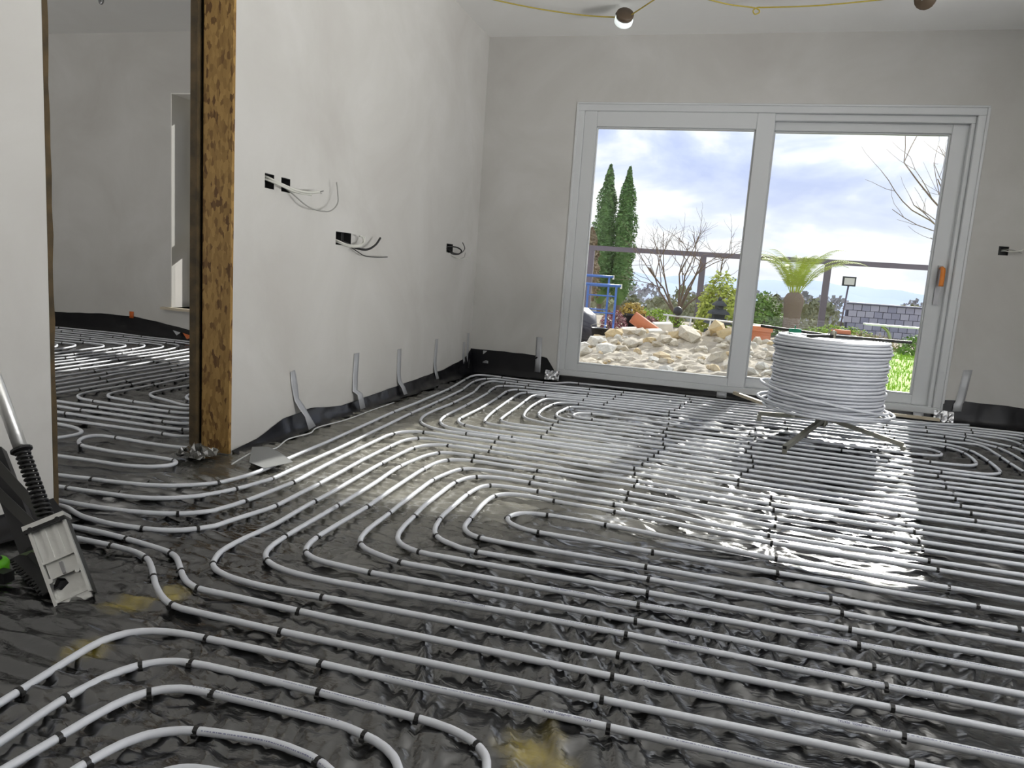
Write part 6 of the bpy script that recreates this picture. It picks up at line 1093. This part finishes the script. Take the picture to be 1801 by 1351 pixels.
def stone(x, y, z, s, me=None, sq=(1, 1, .7), name='broken_stone'):
    o = bpy.data.objects.new(name, me or r_.choice(rocks)); COL.objects.link(o)
    o.location = (x, y, z); o.scale = (s * sq[0] * r_.uniform(.8, 1.3), s * sq[1] * r_.uniform(.8, 1.2), s * sq[2] * r_.uniform(.7, 1.2))
    o.rotation_euler = (r_.uniform(-.5, .5), r_.uniform(-.5, .5), r_.uniform(0, 6.28))
    return o
for i in range(280):
    y = 6.6 + r_.random() * 3.1; x = r_.uniform(-1.55, 1.15)
    s = (.028 + .085 * r_.random() ** 2.2) * (1.2 if y > 7.4 else .85)
    tag(stone(x, y, heap_z(x, y) + s * .2, s), 'pale broken stone lying in the rubble heap outside the patio door', 'stone', 'broken stones of the rubble heap')
tag(stone(-.28, 8.35, .34, .17, rocks[0], (1.3, .8, .7)), 'large pale flat-topped boulder at the middle of the rubble heap', 'stone')
tag(stone(.02, 8.45, .40, .15, rocks[2], (1.2, .8, .9)), 'sandy yellow boulder at the top of the rubble heap below the stone lantern', 'stone')
tag(stone(.20, 8.35, .36, .14, rocks[5], (1.4, .6, .7)), 'tilted sandy slab stone beside the centre stile of the patio door', 'stone')
for (x, y, z, sx_2, lb) in ((-.70, 10.3, .27, .13, 'square pale stone block behind the terracotta pipe, upper one'), (-.72, 9.25, .235, .10, 'pale stone block right of the terracotta pipe'), (-1.03, 9.4, .22, .11, 'pale stone block left of the terracotta pipe')):
    o = MB().box(-sx_2, sx_2, -.09, .09, -.06, .06).build('stone_block', G['stone_w']); o.location = (x, y, z); o.rotation_euler = (.1, -.08, .25)
    bm = bmesh.new(); bm.from_mesh(o.data); bmesh.ops.bevel(bm, geom=bm.edges[:], offset=.012, segments=1, affect='EDGES'); bm.to_mesh(o.data); bm.free()
    tag(o, lb, 'stone block')

def hollow(r_out, r_in, L, seg=18):
    return [(r_out, 0), (r_out, L), (r_in, L), (r_in, .01)]
o = MB().lathe(hollow(.078, .066, .42), 20).build('terracotta_pipe', G['terracotta'], None, True); o.location = (-.66, 9.45, .20); o.rotation_euler = (0, -1.02, .2)
tag(o, 'orange terracotta drain pipe lying tilted on the rubble heap', 'clay pipe')
o = MB().lathe(hollow(.058, .048, .16), 16).build('terracotta_pipe', G['terracotta_pale'], None, True); o.location = (-.955, 8.85, .13); o.rotation_euler = (.15, .1, 0)
tag(o, 'short dusty pink clay pipe stub standing in the rubble', 'clay pipe')
o = thing('plant_pot', 'square orange terracotta pot right of the centre door stile', 'pot', (.60, 11.4, 0))
MB().box(-.17, .17, -.17, .17, .0, .27).build('pot_body', G['terracotta'], o); MB().box(-.19, .19, -.19, .19, .27, .345).build('rim', G['terracotta'], o)
o = thing('stone_plinth', 'low grey block wall holding the trough and clay pipe', 'plinth', (1.75, 11.2, 0)); MB().box(-.35, .35, -.2, .2, 0, .27).build('block', G['slate'], o)
o = MB().lathe([(.10, 0), (.17, .01), (.19, .06), (.175, .06), (.16, .02)], 18).build('black_dish', G['plastic_black'], None, True); o.location = (1.68, 11.05, .272)
tag(o, 'shallow black dish behind the coil top', 'dish')
o = MB().lathe(hollow(.055, .045, .24), 16).build('terracotta_pipe', G['terracotta'], None, True); o.location = (1.58, 11.28, .335); o.rotation_euler = (0, PI / 2, .05)
tag(o, 'short orange clay pipe lying level behind the coil top', 'clay pipe')

# ------------------------------------------------------------------ plants
def leaf_cloud(n, fn, size, seed, up=.3):
    r = random.Random(seed); b = MB()
    for i in range(n):
        c_, nrm = fn(r); s = size * r.uniform(.6, 1.3)
        nrm = (nrm + Vector((r.gauss(0, .5), r.gauss(0, .5), r.gauss(0, .5) + up))).normalized()
        u = nrm.cross(Vector((r.gauss(0, 1), r.gauss(0, 1), r.gauss(0, 1)))).normalized(); v = nrm.cross(u)
        b.add([c_ - u * s * .5, c_ + v * s * .35, c_ + u * s * .5 + nrm * s * .2, c_ - v * s * .35], [(0, 1, 2, 3)])
    return b
def conifer(x, y, h_, r0, m, label, seed, n=5200, base=.15):
    t_ = thing('conifer', label, 'tree', (x, y, 0), None)
    def fn(r):
        t2 = r.random() ** .8; prof = (min(1, t2 / .12)) * (1 - t2 ** 3.2) * (1 + .12 * math.sin(t2 * 31 + seed)); a = r.uniform(0, 2 * PI)
        lump = 1 + .18 * math.sin(3 * a + t2 * 9 + seed); q = r0 * prof * lump * r.uniform(.75, 1.02)
        return Vector((q * math.cos(a), q * math.sin(a), base + (h_ - base) * t2)), Vector((math.cos(a) * .5, math.sin(a) * .5, .8))
    leaf_cloud(n, fn, .085, seed).build('foliage', m, t_)
    core = [(r0 * .72 * min(1, t2 / .12 + .2) * (1 - t2 ** 3), base + (h_ - base) * t2) for t2 in [i / 12 for i in range(12)]] + [(.01, h_ * .97)]
    MB().lathe(core, 10).build('inner_foliage', G['leaf_dark'] if m is not G['leaf_brown'] else m, t_, True)
    MB().tube([(0, 0, -.1), (0, 0, h_ * .5)], .06, 8).build('trunk', G['bark'], t_)
conifer(-3.20, 20.7, 3.92, .40, G['leaf_dark'], 'tall narrow dark green conifer, left of the pair seen by the left door jamb', 3)
conifer(-2.66, 20.6, 3.86, .36, G['leaf_dark'], 'tall narrow green conifer, right of the pair seen by the left door jamb', 8)
conifer(-3.36, 19.5, 2.15, .30, G['leaf_brown'], 'browned conifer half hidden behind the left door jamb', 12, 2600)

def bush(name, x, y, z, rx, ry, rz, m, label, seed, n=1500, size=.06, cat='bush', parent=None):
    def fn(r):
        a = r.uniform(0, 2 * PI); s = r.uniform(-.25, 1); cs = math.sqrt(max(0, 1 - s * s)); k = r.uniform(.7, 1.03) * (1 + .15 * math.sin(4 * a + seed) * cs)
        d_ = Vector((math.cos(a) * cs, math.sin(a) * cs, s)); return Vector((d_.x * rx * k, d_.y * ry * k, max(d_.z * rz * k, .0))), d_
    if parent is None:
        t_ = thing(name, label, cat, (x, y, z))
    else: t_ = parent
    fo = leaf_cloud(n, fn, size, seed).build('foliage', m, t_)
    st_ = MB()
    r = random.Random(seed)
    for k in range(5):
        a = r.uniform(0, 6.28); st_.tube([(0, 0, -.03), (rx * .3 * math.cos(a), ry * .3 * math.sin(a), rz * .4), (rx * .6 * math.cos(a), ry * .6 * math.sin(a), rz * .7)], [.012, .009, .004], 5)
    sb = st_.build('stems', G['bark'], t_)
    if parent is not None:
        fo.location = sb.location = (x, y, z)
    return t_
bush('garden_shrub', .02, 14.4, 0, .44, .4, 1.12, G['leaf_yellow'], 'tall yellow-green shrub behind the dark stone lantern', 5, 2600, .075)
bush('garden_shrub', .85, 15.9, 0, .45, .4, .80, G['leaf_mid'], 'dark green shrub under the tree fern', 7, 2200, .075)
bush('heather_clump', -1.72, 12.9, 0, .26, .2, .33, G['leaf_pink'], 'pinkish heather clump left of the black plant pot', 11, 800, .05)
bush('heather_clump', -1.12, 13.2, 0, .2, .2, .27, G['leaf_pink'], 'pinkish heather clump right of the black plant pot', 13, 700, .05)
bush('garden_shrub', 3.1, 12.8, 0, .36, .3, .34, G['leaf_mid'], 'low green shrub near the right edge of the glass', 17, 1200, .05)
bush('heather_clump', 2.45, 13.3, 0, .5, .3, .29, G['leaf_brown'], 'brown heather bed behind the white garden bench', 19, 1300, .045)
bush('lime_hedge', 2.15, 14.5, 0, .75, .25, .31, G['lime'], 'bright lime green low hedge in front of the slate wall', 23, 1900, .05, 'hedge')
bush('lime_hedge', -1.20, 15.6, 0, .62, .25, .33, G['lime'], 'strip of lime green hedge behind the golden potted plant', 29, 1300, .05, 'hedge')
bush('creeping_plant', 2.62, 9.3, 0, .4, .3, .17, G['leaf_mid'], 'grey-green creeping plant at the back edge of the lawn', 31, 900, .04, 'plant')
pt = thing('potted_shrub', 'golden leafy plant in a round black pot beyond the rubble', 'potted plant', (-1.49, 13.7, 0))
MB().lathe([(.16, 0), (.20, .22), (.235, .22), (.235, .275), (.21, .275), (.20, .24)], 20).build('pot', G['plastic_black'], pt, True)
bush('x', 0, 0, .26, .24, .22, .21, G['leaf_gold'], None, 41, 700, .05, parent=pt)

def bare_tree(name, loc, label, seed, h_=2.3, spread=.9, levels=4, stems=7, r0=.028, lean=(0, 0)):
    t_ = thing(name, label, 'tree', loc); r = random.Random(seed); b = MB(); tw_ = MB()
    def grow(p_, d_, L, rad_, lv):
        n = 4; pts = [p_]; d2 = d_.copy()
        for k in range(n):
            d2 = (d2 + Vector((r.gauss(0, .16), r.gauss(0, .16), r.gauss(0, .10) + (.05 if lv > 1 else 0)))).normalized(); pts.append(pts[-1] + d2 * L / n)
        (b if lv < 2 else tw_).tube(pts, [rad_ * (1 - .45 * k / n) for k in range(n + 1)], 5 if lv < 2 else 4, caps=False)
        if lv >= levels: return
        for k in range(3 if lv < 3 else 2):
            q = pts[r.choice((2, 3, 4))]; nd = (d2 + Vector((r.gauss(0, .55), r.gauss(0, .55), r.gauss(0, .35)))).normalized()
            grow(q, nd, L * r.uniform(.5, .75), rad_ * .5, lv + 1)
    for s_ in range(stems):
        a = 2 * PI * s_ / stems + r.uniform(-.3, .3); d_ = Vector((math.cos(a) * r.uniform(.25, .75) * spread + lean[0], math.sin(a) * r.uniform(.1, .4) * spread + lean[1], 1)).normalized()
        grow(Vector((.05 * math.cos(a), .05 * math.sin(a), .25)), d_, h_ * .55, r0, 1)
    b.tube([(0, 0, -.05), (.02, 0, .2), (0, 0, .35)], [r0 * 2.6, r0 * 2.2, r0 * 1.8], 8)
    b.build('trunk', G['bark'], t_, True); tw_.build('branches', G['bark'], t_, True)
bare_tree('bare_tree', (-.80, 15.6, 0), 'leafless many-stemmed tree behind the rubble heap', 14, 2.1, 1.0, 4, 8, .022)
bare_tree('bare_tree', (4.35, 12.4, 0), 'bare branches reaching in at the upper right corner of the glass', 9, 3.6, .6, 4, 4, .03, (-.35, 0))

tf = thing('tree_fern', 'tree fern with arching yellow-green fronds behind the coil', 'tree', (1.40, 15.4, 0))
MB().lathe([(.17, 0), (.15, .2), (.16, .45), (.18, .60), (.19, .72), (.14, .82), (.04, .88)], 14).build('trunk', G['fibre'], tf, True)
r_ = random.Random(55)
for k in range(20):
    a = 2 * PI * k / 20 + r_.uniform(-.12, .12); L = r_.uniform(1.1, 1.5); el = r_.uniform(1.0, 1.5); n_ = 20
    spine = []
    for i in range(n_ + 1):
        t2 = i / n_; el2 = el - 1.5 * t2 ** 1.8
        if i == 0: q = Vector((.06 * math.cos(a), .06 * math.sin(a), .78))
        else: q = spine[-1] + Vector((math.cos(a) * math.cos(el2), math.sin(a) * math.cos(el2), math.sin(el2))) * (L / n_)
        spine.append(q)
    b = MB().tube(spine, [.009 * (1 - .8 * i / n_) for i in range(n_ + 1)], 4, caps=False); side = Vector((-math.sin(a), math.cos(a), 0))
    for i in range(4, n_ + 1):
        for hf in (0, .5):
            q = spine[i] - ((spine[i] - spine[i - 1]) * hf); dv = (spine[i] - spine[i - 1]).normalized(); ln = .17 * math.sin(PI * min(1, .12 + .86 * (i - hf) / n_)) ** .8
            for sg in (-1, 1):
                tip = q + side * sg * ln * .9 + dv * ln * .5 - Vector((0, 0, ln * .35)); wv = dv * .0085
                b.add([q - wv, q + wv, tip + wv * .3, tip - wv * .3], [(0, 1, 2, 3)])
    b.build('frond', G['frond'], tf)

# ------------------------------------------------------------------ garden things
pg = thing('stone_lantern', 'dark stone pagoda lantern of stacked roofs behind the rubble', 'lantern', (.02, 13.7, 0))
def sq(prof, nm): MB().lathe(prof, 4).rot(Matrix.Rotation(PI / 4 + .25, 3, 'Z')).build(nm, G['lantern'], pg)
sq([(.26, 0), (.26, .10)], 'base'); sq([(.17, .10), (.17, .22)], 'body'); sq([(.29, .21), (.27, .25), (.15, .31)], 'roof'); sq([(.13, .31), (.13, .39)], 'body'); sq([(.23, .38), (.21, .42), (.11, .47)], 'roof')
sq([(.09, .47), (.09, .54)], 'body'); sq([(.16, .53), (.14, .565), (.06, .62)], 'roof'); MB().lathe([(.03, .62), (.035, .65), (.01, .69)], 8).build('finial', G['lantern'], pg, True)
o = MB().lathe([(.0, -.075)] + [(.075 * math.cos(a), .075 * math.sin(a)) for a in np.linspace(-1.4, 1.4, 9)] + [(.0, .075)], 14).build('garden_ball', G['plastic_black'], None, True); o.location = (-.62, 12.4, .427)
tag(o, 'dark round ball on the low white rail', 'ball')
o = MB().box(.30, .52, 12.9, 13.15, 0, .36).build('planter_box', G['plastic_black']); tag(o, 'dark planter box right of the stone lantern', 'planter')
wr = thing('low_white_rail', 'low white tubular rail behind the rubble heap', 'rail', (0, 12.4, 0))
MB().tube([(-.85, 0, .35), (.85, .02, .30)], .014, 8).build('top_rail', G['white'], wr, True)
for x in (-.80, -.43, -.12, .32, .80): MB().tube([(x, 0, 0), (x + .03, 0, .34 - .03 * (x + .85))], .012, 8).build('post', G['white'], wr, True)
rl = thing('garden_railing', 'plum-grey handrail on posts along the end of the garden', 'railing', (0, 17, 0))
MB().box(-3.05, 4.25, -.05, .05, 1.48, 1.585).build('handrail', G['rail'], rl)
for x in (-2.9, -.42, 2.14, 4.15): MB().box(x - .065, x + .065, -.045, .045, -.1, 1.48 if x < 4 else 1.63).build('post', G['rail'], rl)
fl = thing('floodlight', 'square floodlight on a slender pole above the slate wall', 'floodlight', (2.62, 17.25, 0))
MB().tube([(-.06, 0, 0), (0, 0, 1.06)], .018, 8).build('pole', G['rail'], fl, True)
MB().box(-.13, .13, -.05, .03, 1.06, 1.26).build('housing', G['lantern'], fl); MB().box(-.10, .10, -.058, -.05, 1.09, 1.23).build('lens', G['white'], fl)
sw = thing('slate_wall', 'low garden wall hung with blue-grey slates beside the floodlight', 'wall', (2.70, 17.5, 0))
MB().box(0, 1.9, .03, .25, 0, .70).build('wall_core', G['slate_dark'], sw); MB().box(-.03, 1.93, -.02, .28, .70, .725).build('coping', G['slate'], sw)
sl = MB().box(0, .160, -.006, .006, 0, .126); sl_me = bpy.data.meshes.new('slate'); sl_me.from_pydata(sl.v, [], sl.f); sl_me.materials.append(G['slate_piece']); sl_me.update()
r_ = random.Random(4)
for row in range(5):
    for c_ in range(11):
        k = bpy.data.objects.new('slate', sl_me); COL.objects.link(k); k.parent = sw
        k.location = (-.02 + c_ * .172 + (.086 if row % 2 else 0) - .03, .015 + r_.uniform(-.004, .004), .02 + row * .135); k.rotation_euler = (-.05, r_.uniform(-.012, .012), 0)
bn = thing('garden_bench', 'slim white topped garden bench with curved legs on the lawn', 'bench', (2.2, 12.5, 0))
MB().box(0, .9, -.12, .12, .44, .465).build('seat', G['white'], bn)
for x in (.30, .82): MB().tube(cr_spline([(x - .05, 0, .44), (x + .05, 0, .36), (x + .10, 0, .22), (x + .09, 0, .03)], 5), .022, 8).build('leg', MAT['galv'], bn, True)
def trestle(x, y, h_, wdt, label):
    t_ = thing('builders_trestle', label, 'trestle', (x, y, 0), 'blue builders trestles', rot=(0, 0, .15))
    MB().tube([(-wdt / 2, 0, h_), (wdt / 2, 0, h_)], .022, 8).build('top_bar', G['blue'], t_, True)
    for sx_2 in (-1, 1): MB().tube([(sx_2 * wdt / 2, 0, h_ - .04), (sx_2 * wdt / 2, 0, h_ + .03)], .018, 6).build('end_stop', G['white'], t_)
    for z in (.35, h_ - .16): MB().tube([(-wdt * .38, 0, z), (wdt * .38, 0, z)], .012, 6).build('brace', G['blue'], t_)
    for sx_2 in (-1, 1): MB().tube([(sx_2 * wdt * .38, 0, h_), (sx_2 * wdt * .38, 0, 0)], .017, 8).build('leg', G['blue'], t_)
    for sy in (-1, 1):
        MB().tube([(-wdt * .38, .28 * sy, 0), (wdt * .38, .28 * sy, 0)], .014, 6).build('foot_bar', G['blue'], t_)
        for sx_2 in (-1, 1): MB().tube([(sx_2 * wdt * .38, 0, .2), (sx_2 * wdt * .38, .28 * sy, 0)], .012, 6).build('stay', G['blue'], t_)
trestle(-2.0, 12.4, .90, .56, 'blue builders trestle, the taller rear one behind the black sack')
trestle(-1.72, 11.3, .77, .56, 'blue builders trestle, the lower front one behind the black sack')
def sack(x, y, r0, h_, seed, m, label, cat, name='rubble_sack'):
    prof = [(r0 * .75, 0), (r0 * .98, h_ * .15), (r0, h_ * .45), (r0 * .85, h_ * .8), (r0 * .5, h_ * .97), (r0 * .1, h_)]
    b = MB().lathe(prof, 18); r = random.Random(seed); b.v = [(q[0] * r.uniform(.93, 1.06), q[1] * r.uniform(.93, 1.06), q[2] * r.uniform(.96, 1.03)) for q in b.v]
    o = b.build(name, m, None, True); o.location = (x, y, .03); return tag(o, label, cat)
sack(-1.78, 9.5, .33, .46, 2, G['bag'], 'big black rubble sack by the left door jamb', 'sack')
o = thing('builders_bucket', 'small black bucket beside the big black sack', 'bucket', (-1.37, 9.05, .10)); MB().lathe([(.075, 0), (.10, .16), (.108, .16), (.105, .17), (.09, .16), (.07, .02)], 16).build('body', G['plastic_black'], o, True)
MB().tube(cr_spline([(-.1, 0, .16), (-.09, -.05, .2), (0, -.08, .22), (.09, -.05, .2), (.1, 0, .16)], 4), .004, 5).build('handle', MAT['galv'], o, True)
sack(-1.13, 8.75, .09, .22, 5, G['white'], 'small white and grey cement bag leaning in the rubble', 'bag', 'cement_bag')
